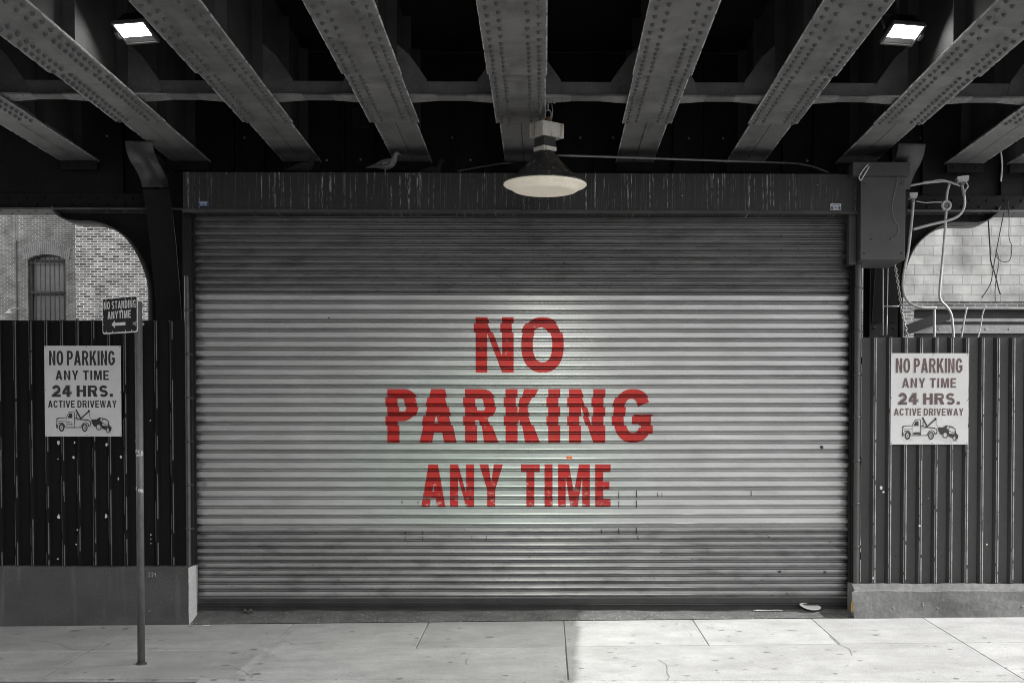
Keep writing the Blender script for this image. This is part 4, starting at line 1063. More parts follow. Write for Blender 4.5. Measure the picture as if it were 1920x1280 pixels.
# transverse girder
def girder():
    o = thing('cross_girder', 'deep black plate girder that carries the far ends of the beams', 'girder', (0, Y_GR, 4.55))
    zb = at(60, 393, 15.3)[1]
    MB().box(-16, 6.6, Y_GR + .10, Y_GR + .115, zb + .02, 6.28).build('web', M_black, o)
    f = MB(); f.box(-16, 6.6, Y_GR - .02, Y_GR + .36, zb, zb + .02); 
    an = MB(); an.box(-16, 6.6, Y_GR + .07, Y_GR + .0995, zb + .0205, zb + .2)
    x = -9.0
    while x < 6.6:
        for u in (.06, .26): f.dome((x + (.05 if u > .1 else 0), Y_GR + u, zb), .017, (0, 0, -1), 7)
        an.dome((x, Y_GR + .07, zb + .07), .018, (0, -1, 0), 6); an.dome((x + .09, Y_GR + .07, zb + .145), .018, (0, -1, 0), 6); x += .2
    an.build('flange_angle', M_black, o, bevel=.002)
    f.build('bottom_flange', M_brace, o, bevel=.002)
    s = MB(); sx = -9.0
    for k in range(9):
        for u in (.45, .80):
            xx = BX[k] + u; s.box(xx, xx + .014, Y_GR + .0, Y_GR + .0995, zb + .21, 6.2); s.box(xx + .0145, xx + .10, Y_GR + .086, Y_GR + .0995, zb + .21, 6.2)
    s.build_each('stiffener', M_black, o, 2)
    b = MB()
    for px, py in ((458, 258), (510, 300), (612, 300), (848, 258), (882, 300), (1088, 258), (1150, 258), (1292, 259), (1356, 259), (1514, 301), (1727, 259), (1190, 300), (676, 299), (200, 255)):
        xx, zz = at(px, py, Y_GR + .09); b.dome((xx, Y_GR + .099, zz), .014, (0, -1, 0), 7)
    b.build_each('bolt', M_conduit, o)
    v = MB(); x0, z1 = at(662, 203, Y_GR + .08); x1, z0 = at(692, 240, Y_GR + .08)
    for i in range(9): v.box(x0, x1, Y_GR + .075, Y_GR + .085, z0 + (z1 - z0) * i / 8 - .004, z0 + (z1 - z0) * i / 8 + .004)
    for i in range(8): v.box(x0 + (x1 - x0) * i / 7 - .004, x0 + (x1 - x0) * i / 7 + .004, Y_GR + .070, Y_GR + .0745, z0, z1)
    v.build('vent_grille', M_web, o)
    return zb
ZG = girder()

# columns with curved brackets
def column(pc, side, pts, label):
    Y = Y_GR + .03
    xc = at(pc, 500, Y)[0]
    o = thing('steel_column', label, 'column', (xc, Y, -.1))
    s = MB(); s.box(xc - .16, xc + .16, Y, Y + .016, -.3, ZG - .002); s.box(xc - .16, xc + .16, Y + .33, Y + .346, -.3, ZG - .002); s.box(xc - .007, xc + .007, Y + .017, Y + .329, -.3, ZG - .002)
    for u in (-.11, .11):
        z = .1
        while z < ZG - .1: s.dome((xc + u, Y, z), .016, (0, -1, 0), 7); z += .19
    s.build('shaft', M_black, o, bevel=.002)
    # side bracket: web plate and curved flange
    pp = [at(px, py, Y + .17) for px, py in pts]
    loop = [(p[0], p[1]) for p in pp] + [(xc, pp[-1][1]), (xc, ZG - .003)]
    loop[0] = (loop[0][0], ZG - .003)
    if side > 0: loop = loop[::-1]
    g = MB(); g.prism(loop, lambda x, z: (x, Y + .15, z), lambda x, z: (x, Y + .165, z))
    path = spline([Vector((p[0], 0, p[1])) for p in pp], 4)
    for a, c in zip(path[::6], path[6::6]):
        m_ = (a + c) / 2
        g.dome((m_.x + side * -.0, Y + .15, m_.z + .07), .016, (0, -1, 0), 6)
    g.build('side_bracket', M_black, o)
    vs = []; fs = []
    for k, p in enumerate(path):
        q0 = path[max(k - 1, 0)]; q1 = path[min(k + 1, len(path) - 1)]
        t = (q1 - q0).normalized(); nrm = Vector((-t.z, 0, t.x)) * (-side) * .014
        for dy in (-.02, .33):
            vs.append((p.x, Y + dy, p.z)); vs.append((p.x + nrm.x, Y + dy, p.z + nrm.z))
    for k in range(len(path) - 1):
        a = k * 4; fs += [(a, a + 2, a + 6, a + 4), (a + 1, a + 5, a + 7, a + 3), (a, a + 4, a + 5, a + 1), (a + 2, a + 3, a + 7, a + 6)]
    c_ = MB(); c_.add(vs, fs, True); c_.build('bracket_flange', M_brace, o)
    # knee bracket under the beam
    kp = spline([Vector((0, y, z)) for y, z in ((14.20, Z_BM - .022), (14.21, 4.95), (14.27, 4.88), (14.40, 4.81), (14.55, 4.77), (14.72, 4.70), (14.80, 4.62))], 5)
    vs = []; fs = []; hw = .145
    for p in kp:
        for u in (-hw, hw): vs += [(xc + u, p.y, p.z), (xc + u, p.y + .012, p.z + .012)]
    for k in range(len(kp) - 1):
        a = k * 4; fs += [(a, a + 2, a + 6, a + 4), (a + 1, a + 5, a + 7, a + 3), (a, a + 4, a + 5, a + 1), (a + 2, a + 3, a + 7, a + 6)]
    c_ = MB(); c_.add(vs, fs, True)
    lo = [(p.y + .013, p.z + .013) for p in kp] + [(15.0, 4.66), (15.30, 4.6), (15.30, Z_BM - .12), (15.18, Z_BM - .12), (15.18, Z_BM - .022)]
    c_.prism(lo, lambda y, z: (xc - .006, y, z), lambda y, z: (xc + .006, y, z))
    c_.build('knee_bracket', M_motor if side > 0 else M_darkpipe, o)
    kw = MB(); kp2 = [(14.81, 4.60), (14.9, 4.45), (15.05, 4.1), (15.2, 3.6), (15.29, 3.2)]
    for (ya, za), (yb, zb_) in zip(kp2, kp2[1:]):
        kw.add([(xc - hw, ya, za), (xc + hw, ya, za), (xc + hw, yb, zb_), (xc - hw, yb, zb_), (xc - hw, ya + .012, za + .005), (xc + hw, ya + .012, za + .005), (xc + hw, yb + .012, zb_ + .005), (xc - hw, yb + .012, zb_ + .005)], [(0, 1, 2, 3), (4, 7, 6, 5), (0, 3, 7, 4), (1, 5, 6, 2)], False)
    kw.build('knee_plate', M_black, o)
column(318, -1, [(107, 393), (112, 404), (125, 414), (145, 420), (185, 422), (213, 430), (240, 447), (262, 475), (278, 510), (286, 545), (287, 620), (287, 700)], 'black steel column left of the shutter with a curved bracket')
column(1658, 1, [(1866, 393), (1861, 405), (1851, 414), (1838, 421), (1820, 424), (1778, 424), (1755, 431), (1732, 445), (1713, 463), (1700, 485), (1690, 515), (1686, 560), (1686, 620), (1686, 700)], 'black steel column behind the motor box with a curved bracket')

# low steel girder behind the right fence
x0, zt = at(1696, 578, 15.9); _, zb_ = at(1696, 640, 15.9)
o = thing('low_girder', 'low grey steel girder lying behind the right fence', 'girder', (7, 15.9, zb_))
MB().box(x0 + .12, 11, 15.9, 15.93, zb_ - .4, zt - .02).build('web', M_web, o)
g = MB(); g.box(x0 + .1, 11, 15.78, 16.05, zt - .019, zt); g.box(x0 + .1, 11, 15.875, 15.8985, zt - .16, zt - .12); g.box(x0 + .1, 11, 15.86, 15.8985, zt - .30, zt - .2)
for i in range(30): g.dome((x0 + .4 + i * .28, 15.86, zt - .25), .018, (0, -1, 0), 7)
g.build('top_flange', M_conduit, o, bevel=.002)
d = MB(); p0 = P3(1690, 630, 15.7); p1 = P3(1800, 560, 15.7)
dv = Vector(p1) - Vector(p0)
d.prism([(at(a, b_, 15.75)) for a, b_ in ((1640, 634), (1690, 612), (1752, 590), (1780, 590), (1780, 600), (1700, 628), (1660, 645))], lambda x, z: (x, 15.72, z), lambda x, z: (x, 15.75, z))
d.build('knee_plate', M_web, o)

# ================================================================== buildings beyond
def bldg_left():
    Y = 46.0; x1 = at(141, 500, Y)[0]
    o = thing('brick_building', 'grey brick building with an arched barred window, far left', 'building', (x1 - 8, Y, 0))
    wx0, wz1 = at(52, 487, Y); wx1, wz0 = at(124, 620, Y); wz0 -= .1; rise = (at(88, 474, Y)[1] - wz1) * .85; cx = (wx0 + wx1) / 2
    archp = [(cx + (wx1 - wx0) / 2 * (1 - 2 * i / 14), wz1 + rise * (1 - (1 - 2 * i / 14) ** 2)) for i in range(15)]
    hole = [(wx0, wz0), (wx1, wz0)] + archp
    outer = [(x1 - 18, -.5), (x1, -.5), (x1, 13), (x1 - 18, 13)]
    MB().prism(outer, lambda x, z: (x, Y, z), lambda x, z: (x, Y + .35, z), [hole]).build('wall', M_brickA, o)
    MB().box(x1 - 18, x1, Y + .36, Y + 9, -.5, 12.9).build('building_block', M_brickA, o)
    MB().box(x1 - 18.1, x1 + .02, Y - .12, Y - .002, 12.6, 13.1).build('cornice', M_brickA, o)
    a = MB(); n = 24
    for i in range(n):
        t0, t1 = i / n, (i + .86) / n
        def pa(t, r): 
            u = 1 - 2 * t; w2 = (wx1 - wx0) / 2 + .12; return (cx + w2 * u * (1 + r * .10), Y - .03, wz1 - .02 + rise * (1 - u * u) * (1 + r * .2) + r * .42)
        q = [pa(t0, 0), pa(t1, 0), pa(t1, 1), pa(t0, 1)]
        a.add(q + [(p[0], Y - .001, p[2]) for p in q], [(0, 1, 2, 3), (0, 4, 5, 1), (1, 5, 6, 2), (2, 6, 7, 3), (3, 7, 4, 0)])
    a.build('brick_arch', mat('arch brick', .24, .3, 4, .85), o)
    wf = MB(); zm = at(88, 548, Y)[1]
    for u in (wx0, wx1 - .09): wf.box(u, u + .09, Y + .18, Y + .28, wz0, wz1 + .05)
    wf.box(wx0, wx1, Y + .17, Y + .27, zm - .06, zm + .06); wf.box(wx0, wx1, Y + .19, Y + .27, wz1 - .05, wz1 + .03)
    wn = wf.build('window', M_frame, o)
    MB().prism(hole, lambda x, z: (x, Y + .29, z), lambda x, z: (x, Y + .30, z)).build('pane', M_glass, wn)
    br = MB()
    for i in range(8):
        xx = wx0 + (wx1 - wx0) * (i + .5) / 8; br.tube([(xx, Y + .08, wz0), (xx, Y + .08, wz1 + rise * .7)], .018, 6)
    for zz in (wz1 - .1, zm): br.tube([(wx0 - .02, Y + .05, zz), (wx1 + .02, Y + .05, zz)], .02, 6)
    br.build('window_bars', M_frame, wn)
    c = MB(); xx = at(31, 450, Y)[0]; c.tube([(xx, Y - .03, 0), (xx, Y - .03, 12)], .02, 6)
    c.build('wall_cable', M_frame, o)
    lx, lz = at(24, 590, Y); l = MB(); l.lathe([(.02, .16), (.07, .1), (.16, 0)], (lx, Y - .3, lz), 14); l.tube([(lx, Y - .3, lz + .15), (lx + .1, Y - .2, lz + .2), (wx0 - .05, Y - .01, lz + .17)], .025, 6)
    l.build('wall_lamp', M_conduit, o)
bldg_left()
def bldg_mid():
    Y = 39.5; x0 = at(141.5, 500, Y)[0]
    o = thing('brick_building', 'brick building with dark bricks and pale mortar seen under the left arch', 'building', (x0 + 4, Y, 0))
    MB().box(x0, -1.5, Y, 60, -.5, 13).build('wall', M_brickB, o)
    MB().box(x0 - .02, -1.4, Y - .1, Y - .003, 12.6, 13.2).build('coping', M_curb, o)
bldg_mid()
def bldg_right():
    Y = 27.0; x0 = at(1650, 500, Y)[0]
    o = thing('block_building', 'pale painted concrete block building behind the loose wires', 'building', (x0 + 5, Y, 0))
    zb = at(1800, 565, Y)[1]
    MB().box(x0, 20, Y, 45, zb, 9).build('wall', M_block, o)
    MB().box(x0, 20, Y + .03, 45, -.5, zb - .002).build('brick_base', M_brickA, o)
    MB().box(x0 - .02, 20.1, Y - .08, Y - .003, 8.7, 9.2).build('coping', M_curb, o)
bldg_right()

def bldg_blocker():  # added out of view to block low sky and darken the shutter's left side
    o = thing('brick_building', 'unseen dark brick building added across the street to block sky light', 'building', (-20, -9, -.4))
    MB().box(-45, -1.2, -22, -9, -.5, 13).build('wall', M_brickD, o)
    w_ = MB()
    for fl in range(4):
        for k in range(14): w_.box(-43 + k * 3.0, -41.8 + k * 3.0, -9.0, -8.97, 1.0 + fl * 3.1, 2.9 + fl * 3.1)
    w_.build('window', M_glass, o)
    MB().box(-45.2, -1.0, -9.2, -8.7, 12.7, 13.4).build('cornice', M_web, o)
bldg_blocker()

# ================================================================== floodlights
def floodlight(px, py, label, flip, Yc):
    x, z = at(px, py, Yc)
    o = thing('floodlight', label, 'floodlight', (x, Yc, z), 'floodlights between the beams')
    T = Matrix.Translation((x, Yc, z)) @ Matrix.Rotation(R(13 * flip), 4, 'Z') @ Matrix.Rotation(R(-22), 4, 'X')
    # local: x across, y from near to far, z up; the glass looks down
    w2, l2 = .14, .125
    vs = [T @ Vector(p) for p in ((-w2, -l2, .012), (w2, -l2, .012), (w2, l2, .012), (-w2, l2, .012), (-w2 * .75, -l2 * .6, .15), (w2 * .75, -l2 * .6, .15), (w2 * .75, l2 * .7, .15), (-w2 * .75, l2 * .7, .15))]
    MB().add(vs, [(0, 1, 5, 4), (1, 2, 6, 5), (2, 3, 7, 6), (3, 0, 4, 7), (4, 5, 6, 7)]).build('housing', M_black, o)
    f = MB(); t = .018
    f.box(-w2 - t, w2 + t, -l2 - t, -l2, -.012, .02, T); f.box(-w2 - t, w2 + t, l2, l2 + t, -.012, .02, T); f.box(-w2 - t, -w2 - .0005, -l2 + .0005, l2 - .0005, -.012, .02, T); f.box(w2 + .0005, w2 + t, -l2 + .0005, l2 - .0005, -.012, .02, T)
    f.build('door_frame', M_pipe, o)
    MB().box(-w2 + .006, w2 - .006, -l2 + .006, l2 * .42, .001, .006, T).build('lamp_glass', M_lit, o)
    MB().box(-w2 + .006, w2 - .006, l2 * .42 + .003, l2 - .006, .001, .006, T).build('reflector_strip', M_refl, o)
    k = MB(); k.box(flip * w2 + (.02 if flip > 0 else -.05), flip * w2 + (.05 if flip > 0 else -.02), -.03, .05, -.02, .03, T); k.build('latch', M_pipe, o)
    y_ = MB(); y_.tube([T @ Vector((-w2 - .03, 0, .05)), T @ Vector((-w2 - .03, .02, .22)), T @ Vector((w2 + .03, .02, .22)), T @ Vector((w2 + .03, 0, .05))], .012, 6)
    c = T @ Vector((0, .02, .22)); y_.tube([c, (c.x, c.y, 6.28)], .02, 8); y_.build('yoke', M_web, o)
floodlight(254, 61, 'lit floodlight hanging between the two beams on the left', -1, 11.9)
floodlight(1693, 64, 'lit floodlight hanging between the two beams on the right', 1, 11.9)

# ================================================================== hanging lamp
LAMP_W = 165
def lamp():
    Y = 13.0; x = at(1022, 345, Y)[0]; zr = at(1022, 343, Y)[1]
    o = thing('pendant_lamp', 'pendant lamp with dark dome and cream lens in front of the hood', 'lamp', (x, Y, zr))
    c = (x, Y, zr)
    MB().lathe([(.075, .30), (.095, .285), (.125, .25), (.20, .16), (.255, .105), (.30, .062), (.345, .025), (.385, .008), (.405, .002), (.405, -.006), (.385, -.004), (.34, .015), (.2, .14), (.07, .28)], c, 48).build('reflector_dome', M_dome, o)
    MB().lathe([(.384, -.006), (.402, -.012), (.404, -.022), (.392, -.032), (.372, -.036), (.335, -.058), (.305, -.078), (.285, -.084), (.2, -.078), (.1, -.072), (.001, -.07)], c, 48).build('lens', M_cream, o)
    ld = bpy.data.lights.new('lamp_light', 'SPOT'); ld.energy = LAMP_W; ld.color = (0.96, 1.0, 0.90); ld.spot_size = R(150); ld.spot_blend = 1.0; ld.shadow_soft_size = .2
    lo_ = bpy.data.objects.new('lamp_light', ld); COL.objects.link(lo_); lo_.parent = o; lo_.location = (0, 0, -.12)
    a = Matrix.Translation((x, Y, zr)) @ Matrix.Rotation(R(38), 4, 'Z')
    MB().box(-.075, .075, -.075, .075, .345, .43, a).build('lamp_collar', M_bar, o, bevel=.004)
    MB().box(-.08, .08, -.08, .08, .303, .343, a).build('clip_ring', M_ballast, o, bevel=.004)
    b = MB(); b.box(-.105, .155, -.10, .10, .432, .572, a)
    for i in range(9): b.box(-.111, -.1055, -.095 + i * .0235, -.085 + i * .0235, .436, .568, a)
    b.build('ballast_box', M_ballast, o, bevel=.004)
    h = MB(); z0 = zr + .572
    h.lathe([(.03, 0), (.03, .045), (.018, .06)], (x + .03, Y, z0), 12)
    h.build('hook_base', M_rust, o)
    k = MB(); k.tube([(x + .03 + .03 * math.cos(t), Y, z0 + .085 + .045 * math.sin(t)) for t in [i * math.pi / 8 for i in range(17)]], .006, 6)
    k.tube([(x + .03, Y, z0 + .12), (x + .02, Y, z0 + .17), (x + .035, Y, z0 + .20), (x + .02, Y, Z_BM + .02)], .009, 6)
    k.tube([(x + .0, Y, z0 + .18), (x + .04, Y, z0 + .24), (x + .10, Y, z0 + .20)], .014, 7)
    k.tube([(x + .06, Y, z0 + .02), (x + .075, Y, z0 + .12), (x + .06, Y, z0 + .22)], .005, 5)
    k.build('hook', M_conduit, o)
lamp()

# ================================================================== pigeons
def pigeon(px, py, Y, face, mb, mw, label, sc=1.0):
    x, _ = at(px, py, Y); z = hzt + .001
    o = thing('pigeon', label, 'pigeon', (x, Y, z), 'pigeons on the shutter hood')
    rings = [(-.205, .075, .004, .022), (-.15, .085, .010, .030), (-.10, .094, .020, .032), (-.06, .104, .037, .042), (-.015, .112, .052, .053), (.03, .118, .057, .056), (.065, .130, .053, .050), (.09, .152, .042, .040), (.104, .178, .031, .030), (.110, .203, .024, .023), (.116, .222, .024, .022), (.126, .236, .024, .022), (.140, .238, .018, .017), (.150, .233, .010, .009), (.160, .228, .006, .006), (.176, .219, .002, .002)]
    n = 14; vs = []; fs = []
    for k, (a, b_, h, w_) in enumerate(rings):
        q0 = rings[max(k - 1, 0)]; q1 = rings[min(k + 1, len(rings) - 1)]
        t = Vector((q1[0] - q0[0], 0, q1[1] - q0[1])).normalized(); nz_ = Vector((-t.z, 0, t.x))
        for j in range(n):
            q = 2 * math.pi * j / n; v = Vector((a, 0, b_)) + nz_ * h * math.sin(q) + Vector((0, w_ * math.cos(q), 0))
            vs.append((x + v.x * face * sc, Y + v.y * sc, z + v.z * sc))
    for k in range(len(rings) - 1):
        for j in range(n): fs.append((k * n + j, k * n + (j + 1) % n, (k + 1) * n + (j + 1) % n, (k + 1) * n + j))
    fs.append(tuple(range(n))); fs.append(tuple(range((len(rings) - 1) * n, len(rings) * n)))
    m = MB(); m.add(vs, fs, True)
    for s in (-1, 1):
        q = lambda a, b_, c: (x + a * face * sc, Y + b_ * sc, z + c * sc)
        m.tube([q(.005, s * .022, .075), q(.0, s * .022, .045), q(.012, s * .022, .008)], [.012 * sc, .005 * sc, .004 * sc], 6)
        for dx, dy in ((.035, 0), (.028, .014), (.028, -.014), (-.018, 0)): m.tube([q(.012, s * .022, .006), q(.012 + dx, s * .022 + dy, .003)], .003 * sc, 5)
    m.build('body', mb, o)
    wg = MB()
    for s in (-1, 1):
        W = [(.075, .128), (.06, .158), (.02, .165), (-.04, .146), (-.10, .118), (-.175, .088), (-.165, .080), (-.09, .086), (-.02, .088), (.045, .098)]
        def wf(a, c, d): 
            k = math.exp(-((a - .02) / .09) ** 2); return (x + a * face * sc, Y + s * (.026 + .032 * k + d - .2 * max(0, c - .14)) * sc, z + c * sc)
        wg.prism(W, lambda a, c: wf(a, c, .008), lambda a, c: wf(a, c, -.004))
    w_ = wg.build('wing', mw, o)
    e = MB()
    for s in (-1, 1): e.dome((x + .134 * face * sc, Y + s * .0195 * sc, z + .240 * sc), .004 * sc, (0, s, 0), 7)
    e.build('eye', M_wire, o)
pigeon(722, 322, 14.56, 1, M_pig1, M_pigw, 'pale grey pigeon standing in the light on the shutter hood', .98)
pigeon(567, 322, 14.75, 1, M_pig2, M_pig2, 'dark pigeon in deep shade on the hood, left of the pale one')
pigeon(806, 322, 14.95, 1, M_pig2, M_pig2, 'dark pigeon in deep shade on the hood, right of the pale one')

# ================================================================== conduits, wires and chain
def run(name, label, cat, pts, Y, r, m, k=5, group=None, n=7):
    P = [P3(a, b_, Y if not isinstance(Y, (list, tuple)) else Y[i]) for i, (a, b_) in enumerate(pts)]
    return tag(MB().tube(P, r, n, smooth_path=k).build(name, m, base=P[-1]), label, cat, group)
run('conduit', 'long thin pipe running from the lamp to the right along the hood top', 'conduit', [(1046, 291), (1200, 296), (1480, 306), (1500, 308), (1525, 313), (1556, 325)], [13.6, 14.0, 14.7, 14.72, 14.74, 14.76], .012, M_pipe)
run('cable', 'thin dark cable sagging left of the lamp above the hood', 'cable', [(858, 321), (900, 313), (948, 306), (1000, 304)], [15.0, 15.1, 15.2, 15.25], .008, M_pipe)
g1 = 'pale conduits beside the motor box'
run('conduit', 'pale conduit dropping from the small lamp box and sweeping right onto the low girder', 'conduit', [(1713, 374), (1709, 420), (1703, 470), (1696, 505), (1693, 535), (1698, 558), (1711, 571), (1730, 577), (1756, 577)], 15.05, .016, M_conduit, group=g1)
b2 = thing('conduit', 'pale conduit with a round junction ring dropping over the right fence', 'conduit', P3(1788, 634, 15.0), g1)
MB().tube([P3(a, c, 15.0) for a, c in ((1781, 342), (1776, 360), (1774.5, 376))], .016, 8, smooth_path=4).build('upper_pipe', M_conduit, b2)
MB().tube([P3(a, c, 15.0) for a, c in ((1774, 394), (1772, 430), (1767, 490), (1762, 545), (1764, 563), (1775, 575), (1783, 588), (1786, 605), (1788.5, 640))], .0155, 8, smooth_path=5).build('lower_pipe', M_conduit, b2)
xx, zz = at(1774.5, 385, 15.0); tr = MB(); pts = [(xx + .047 * math.cos(t), 15.0, zz + .047 * math.sin(t)) for t in [i * math.pi / 10 for i in range(21)]]
tr.tube(pts, .014, 8).build('junction_ring', M_conduit, b2)
MB().prism([(xx + .045 * math.cos(t), zz + .045 * math.sin(t)) for t in [i * math.pi / 8 for i in range(16)]], lambda a, c: (a, 15.005, c), lambda a, c: (a, 15.02, c)).build('junction_cover', M_pipe, b2)
run('conduit', 'pale conduit curving from the tilted lamp box back to the motor box', 'conduit', [(1712, 430), (1745, 421), (1775, 414), (1795, 406), (1806, 393), (1809, 377), (1806, 358), (1803, 344)], 14.97, .016, M_conduit, group=g1)
run('conduit', 'thin upper conduit leaving the motor box towards the tilted lamp box', 'conduit', [(1702, 349), (1728, 344), (1755, 341), (1775, 340), (1794, 346)], 14.95, .013, M_conduit, group=g1)
run('cable', 'thin pale cable draped along the upper conduit', 'cable', [(1731, 341), (1745, 340), (1765, 337), (1785, 342), (1800, 349)], 14.93, .006, M_wirew)
run('cable', 'thin cable between the small lamp box and the junction ring', 'cable', [(1717, 377), (1735, 380), (1750, 379), (1766, 379)], 15.0, .006, M_wirew)
run('cable', 'thin cable looping below the tilted lamp box', 'cable', [(1811, 340), (1815, 350), (1809, 360), (1809, 385)], 14.93, .007, M_wirew)
def boxlamp(p0, p1, Y, rot, label):
    xa, za = at(p0[0], p1[1], Y); xb_, zb = at(p1[0], p0[1], Y)
    o = thing('lamp_box', label, 'lamp box', (xa, Y, za))
    T = Matrix.Translation(((xa + xb_) / 2, Y, (za + zb) / 2)) @ Matrix.Rotation(rot, 4, 'Y'); w2, h2 = (xb_ - xa) / 2, (zb - za) / 2
    MB().box(-w2, w2, -.06, .06, -h2, h2, T).build('box_body', M_conduit, o, bevel=.004)
    MB().box(-w2 - .006, w2 + .006, -.064, -.0605, -h2 * .2, h2 + .006, T).build('box_lid', M_wirew, o)
    MB().box(-w2 * .4, w2 * .4, -.03, .03, -h2 - .03, -h2 - .001, T).build('box_neck', M_pipe, o)
boxlamp((1793, 333), (1813, 342), 14.95, R(-7), 'tilted white lamp box at the top of the curving conduit')
boxlamp((1704, 364), (1717, 373), 15.0, R(-3), 'small white lamp box beside the right edge of the motor box')
g2 = 'short pale conduits in front of the low girder'
run('conduit', 'short pale conduit dropping behind the fence, leftmost of three', 'conduit', [(1750, 577), (1752, 584), (1752, 636)], 15.3, .016, M_conduit, group=g2)
run('conduit', 'thin slanting pale conduit, middle of three by the low girder', 'conduit', [(1813, 577), (1808, 600), (1802, 636)], 15.3, .010, M_conduit, group=g2)
run('conduit', 'thin bent pale conduit, rightmost of three by the low girder', 'conduit', [(1849, 574), (1843, 586), (1839, 610), (1833, 636)], 15.3, .008, M_conduit, group=g2)
g3 = 'loose wires hanging before the block wall'
run('wire', 'thick black wire hanging left of the tangle before the block wall', 'wire', [(1853, 412), (1856, 460), (1858, 490), (1866, 515), (1872, 540), (1876, 552)], 15.35, .008, M_wire, group=g3)
run('wire', 'black wire crossing the tangle and splaying down to the left', 'wire', [(1885, 388), (1876, 430), (1868, 472), (1862, 505), (1857, 532), (1841, 558)], 15.3, .0055, M_wire, group=g3)
run('wire', 'black wire with a wide loop at the right of the tangle', 'wire', [(1890, 375), (1892, 410), (1892, 445), (1897, 462), (1894, 486), (1882, 491), (1870, 483), (1867, 470)], 15.28, .0045, M_wire, group=g3)
run('wire', 'black wire hanging straight down through the middle of the tangle', 'wire', [(1868, 470), (1873, 488), (1869, 515), (1866, 540), (1866, 565)], 15.33, .005, M_wire, group=g3)
run('wire', 'pair of white wires dangling from the beam near the right edge', 'wire', [(1872, 252), (1876, 280), (1879, 305), (1877, 340)], 14.6, .009, M_wirew)
run('wire', 'thin pale wire dangling beside the thicker white pair', 'wire', [(1883, 256), (1877, 280), (1879, 320), (1876, 336)], 14.58, .005, M_wirew)
run('wire', 'thin wire snaking down the face of the motor box', 'wire', [(1675, 300), (1682, 325), (1681, 345), (1673, 385), (1676, 408), (1685, 428), (1681, 443), (1668, 450)], 14.285, .0035, M_pipe)
run('wire', 'white wire looping at the upper left corner of the motor box', 'wire', [(1628, 308), (1619, 318), (1611, 332), (1614, 338), (1618, 332), (1630, 312)], 14.25, .007, M_wirew)
run('wire', 'thin line hanging in front of the right column', 'wire', [(1656, 494), (1656, 628)], 15.1, .006, M_wirew, 1)
run('wire', 'thin line hanging right of the right column centre', 'wire', [(1665, 500), (1664, 570), (1663, 628)], 15.1, .005, M_wirew, 2)
run('brace_rod', 'thin rod crossing behind the hanging chain', 'rod', [(1658, 574), (1685, 574)], 15.1, .008, M_conduit, 1)
# chain
cp = spline([Vector(P3(a, c, 14.75)) for a, c in ((1677, 492), (1682, 520), (1687, 555), (1690, 580), (1696, 605), (1702, 634))], 12)
ch = MB(); acc = 0; last = cp[0]; i = 0
L_ = [cp[0]]
for p in cp[1:]:
    while (p - L_[-1]).length > .033: L_.append(L_[-1] + (p - L_[-1]).normalized() * .033)
for i, (a, c) in enumerate(zip(L_, L_[1:])):
    t = (c - a).normalized(); sd = Vector((0, 1, 0)) if i % 2 else t.cross(Vector((0, 1, 0))).normalized(); m_ = (a + c) / 2
    ch.tube([m_ + t * .024 * math.cos(q) + sd * .013 * math.sin(q) for q in [k * math.pi / 5 for k in range(11)]], .0048, 5)
tag(ch.build('chain', M_chain, base=tuple(cp[-1])), 'steel chain hanging from below the motor box over the right fence', 'chain')

# ================================================================== litter
def scrap(px, py, lx, ly, rot, m, name, label, cat, curl=.01):
    y = 14.5
    lo, hi = 14.2, 14.95
    for _ in range(40):
        y = (lo + hi) / 2; x, z = at(px, py, y)
        if z > (apz(x, y) if y > 14.35 else sz(x, y)): lo = y
        else: hi = y
    z = apz(x, y) if y > 14.35 else sz(x, y)
    vs = []; fs = []; n = 6
    for j in range(n + 1):
        for i in range(n + 1):
            u, v = i / n - .5, j / n - .5; rr = 1 - .25 * (abs(u) > .4 and abs(v) > .4)
            vs.append((x + (u * lx * rr) * math.cos(rot) - v * ly * rr * math.sin(rot), y + u * lx * rr * math.sin(rot) + v * ly * rr * math.cos(rot), z + .006 + curl * (math.sin(u * 5) ** 2 + .6 * v + .3)))
    for j in range(n):
        for i in range(n): a = j * (n + 1) + i; fs.append((a, a + 1, a + n + 2, a + n + 1))
    o = MB().add(vs, fs, True).build(name, m, base=(x, y, z))
    sd = o.modifiers.new('thick', 'SOLIDIFY'); sd.thickness = .002
    return tag(o, label, cat)
pxx, pz = at(1519, 1141, 14.6)
pp_ = MB().lathe([(.001, .004), (.07, .004), (.085, .008), (.115, .022), (.12, .022), (.116, .018), (.086, .003), (.001, 0)], (0, 0, 0), 24)
Tm = Matrix.Translation((pxx, 14.6, apz(pxx, 14.6) + .022)) @ Matrix.Rotation(R(12), 4, 'X') @ Matrix.Rotation(R(7), 4, 'Y')
pp_.v = [tuple(Tm @ Vector((p[0] * (1 + .12 * p[1] / .12), p[1] * .9, p[2] + .25 * p[0] ** 2))) for p in pp_.v]
tag(pp_.build('paper_plate', M_paper, base=(pxx, 14.6, apz(pxx, 14.6))), 'crushed white paper plate lying before the right end of the shutter', 'litter')
scrap(1440, 1145, .33, .03, .06, M_paper, 'paper_strip', 'long white paper strip on the apron near the paper plate', 'litter', .006)
scrap(387, 1173, .08, .03, .2, M_paper, 'paper_scrap', 'small white paper scrap by the foot of the left wall', 'litter', .006)
scrap(465, 1149, .10, .06, .4, M_dirt, 'leaf_litter', 'small dark clump of leaves on the apron near the left wall', 'litter', .03)
gm = MB(); rg = random.Random(11)
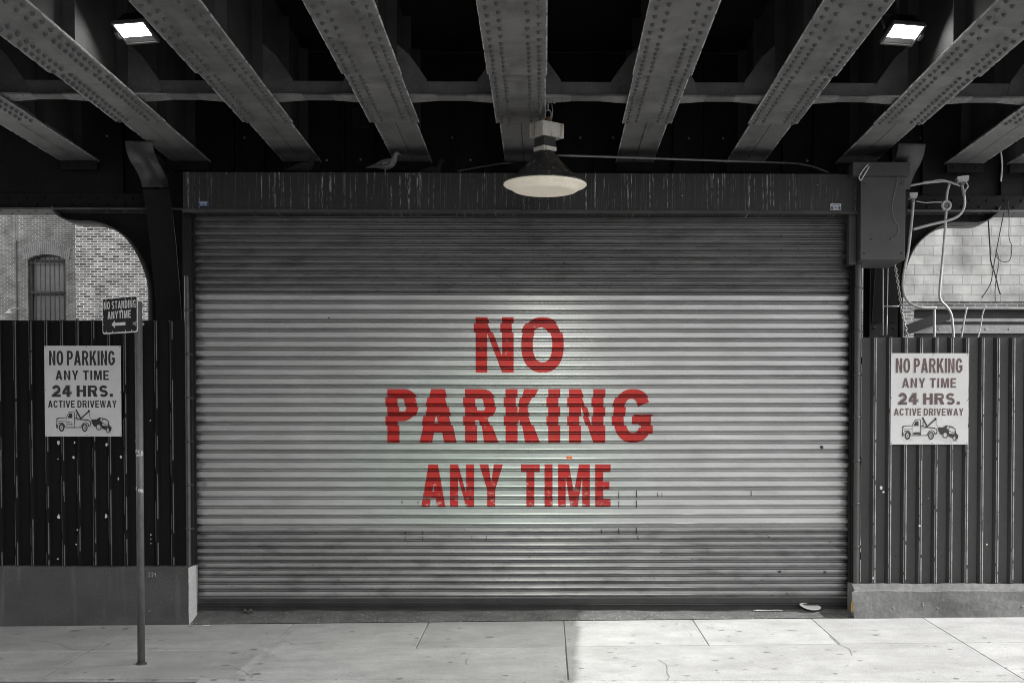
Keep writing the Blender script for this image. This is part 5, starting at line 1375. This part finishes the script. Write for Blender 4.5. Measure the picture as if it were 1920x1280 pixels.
for i in range(95):
    u = rg.uniform(0, 1920); v_ = 1174 + (rg.random() ** 1.2) * 100
    x, y = walk_pt(u, v_); a = rg.choice([.012, .016, .02, .03, .045]); c = a * rg.uniform(.5, 1.3)
    gm.plate([(x + math.cos(t) * a * rg.uniform(.65, 1), y + math.sin(t) * c * rg.uniform(.65, 1)) for t in [k * 2 * math.pi / 9 for k in range(9)]], lambda p, q: (p, q, sz(p, q) + .0025))
g_ = gm.build('gum_spots', M_gum); g_['kind'] = 'stuff'; g_['label'] = 'dark trodden gum spots scattered over the pale sidewalk'; g_['category'] = 'gum'
ck = MB()
for pts in ([(440, 1252), (455, 1256), (463, 1263), (474, 1266), (468, 1272)], [(875, 1247), (873, 1238), (880, 1230)], [(1236, 1236), (1252, 1246), (1250, 1258), (1256, 1268), (1250, 1277)], [(500, 1195), (560, 1207), (610, 1204), (640, 1209)], [(1555, 1190), (1570, 1206), (1592, 1216), (1600, 1232)], [(60, 1200), (110, 1206), (130, 1216), (170, 1219)]):
    P = []
    for (a, b_), (c, d_) in zip(pts, pts[1:]):
        for t in (0, .25, .5, .75): P.append((a + (c - a) * t + rg.uniform(-1.5, 1.5), b_ + (d_ - b_) * t + rg.uniform(-.6, .6)))
    W = [walk_pt(*p) for p in P]; rb = ribbon(W, .007); n_ = len(W)
    ck.add([(x, y, sz(x, y) + .003) for x, y in rb], [(i, i + 1, 2 * n_ - 2 - i, 2 * n_ - 1 - i) for i in range(n_ - 1)])
g_ = ck.build('sidewalk_cracks', M_gum); g_['kind'] = 'structure'
ms = MB(); a, b_ = walk_pt(549, 1173), walk_pt(428, 1272); a2, b2_ = walk_pt(560, 1173), walk_pt(452, 1272)
ms.add([(p[0], p[1], sz(*p) + .003) for p in (b_, b2_, a2, a)], [(0, 1, 2, 3)]); struct(ms.build('mortar_strip', M_strip))
gr = MB()
for i in range(1500):
    x = random.uniform(xa0, xa1); y = 14.352 + random.random() ** 1.8 * .3; s = random.uniform(.002, .008)
    gr.dome((x, y, apz(x, y) - .001), s, (random.uniform(-.4, .4), random.uniform(-.4, .4), 1), 5)
g_ = gr.build('grit', mat('grit', .3, .8, 60, .9)); g_['kind'] = 'stuff'; g_['label'] = 'loose grit scattered over the dark apron'; g_['category'] = 'grit'
for o in S.objects:
    if '_b' in o.keys(): del o['_b']
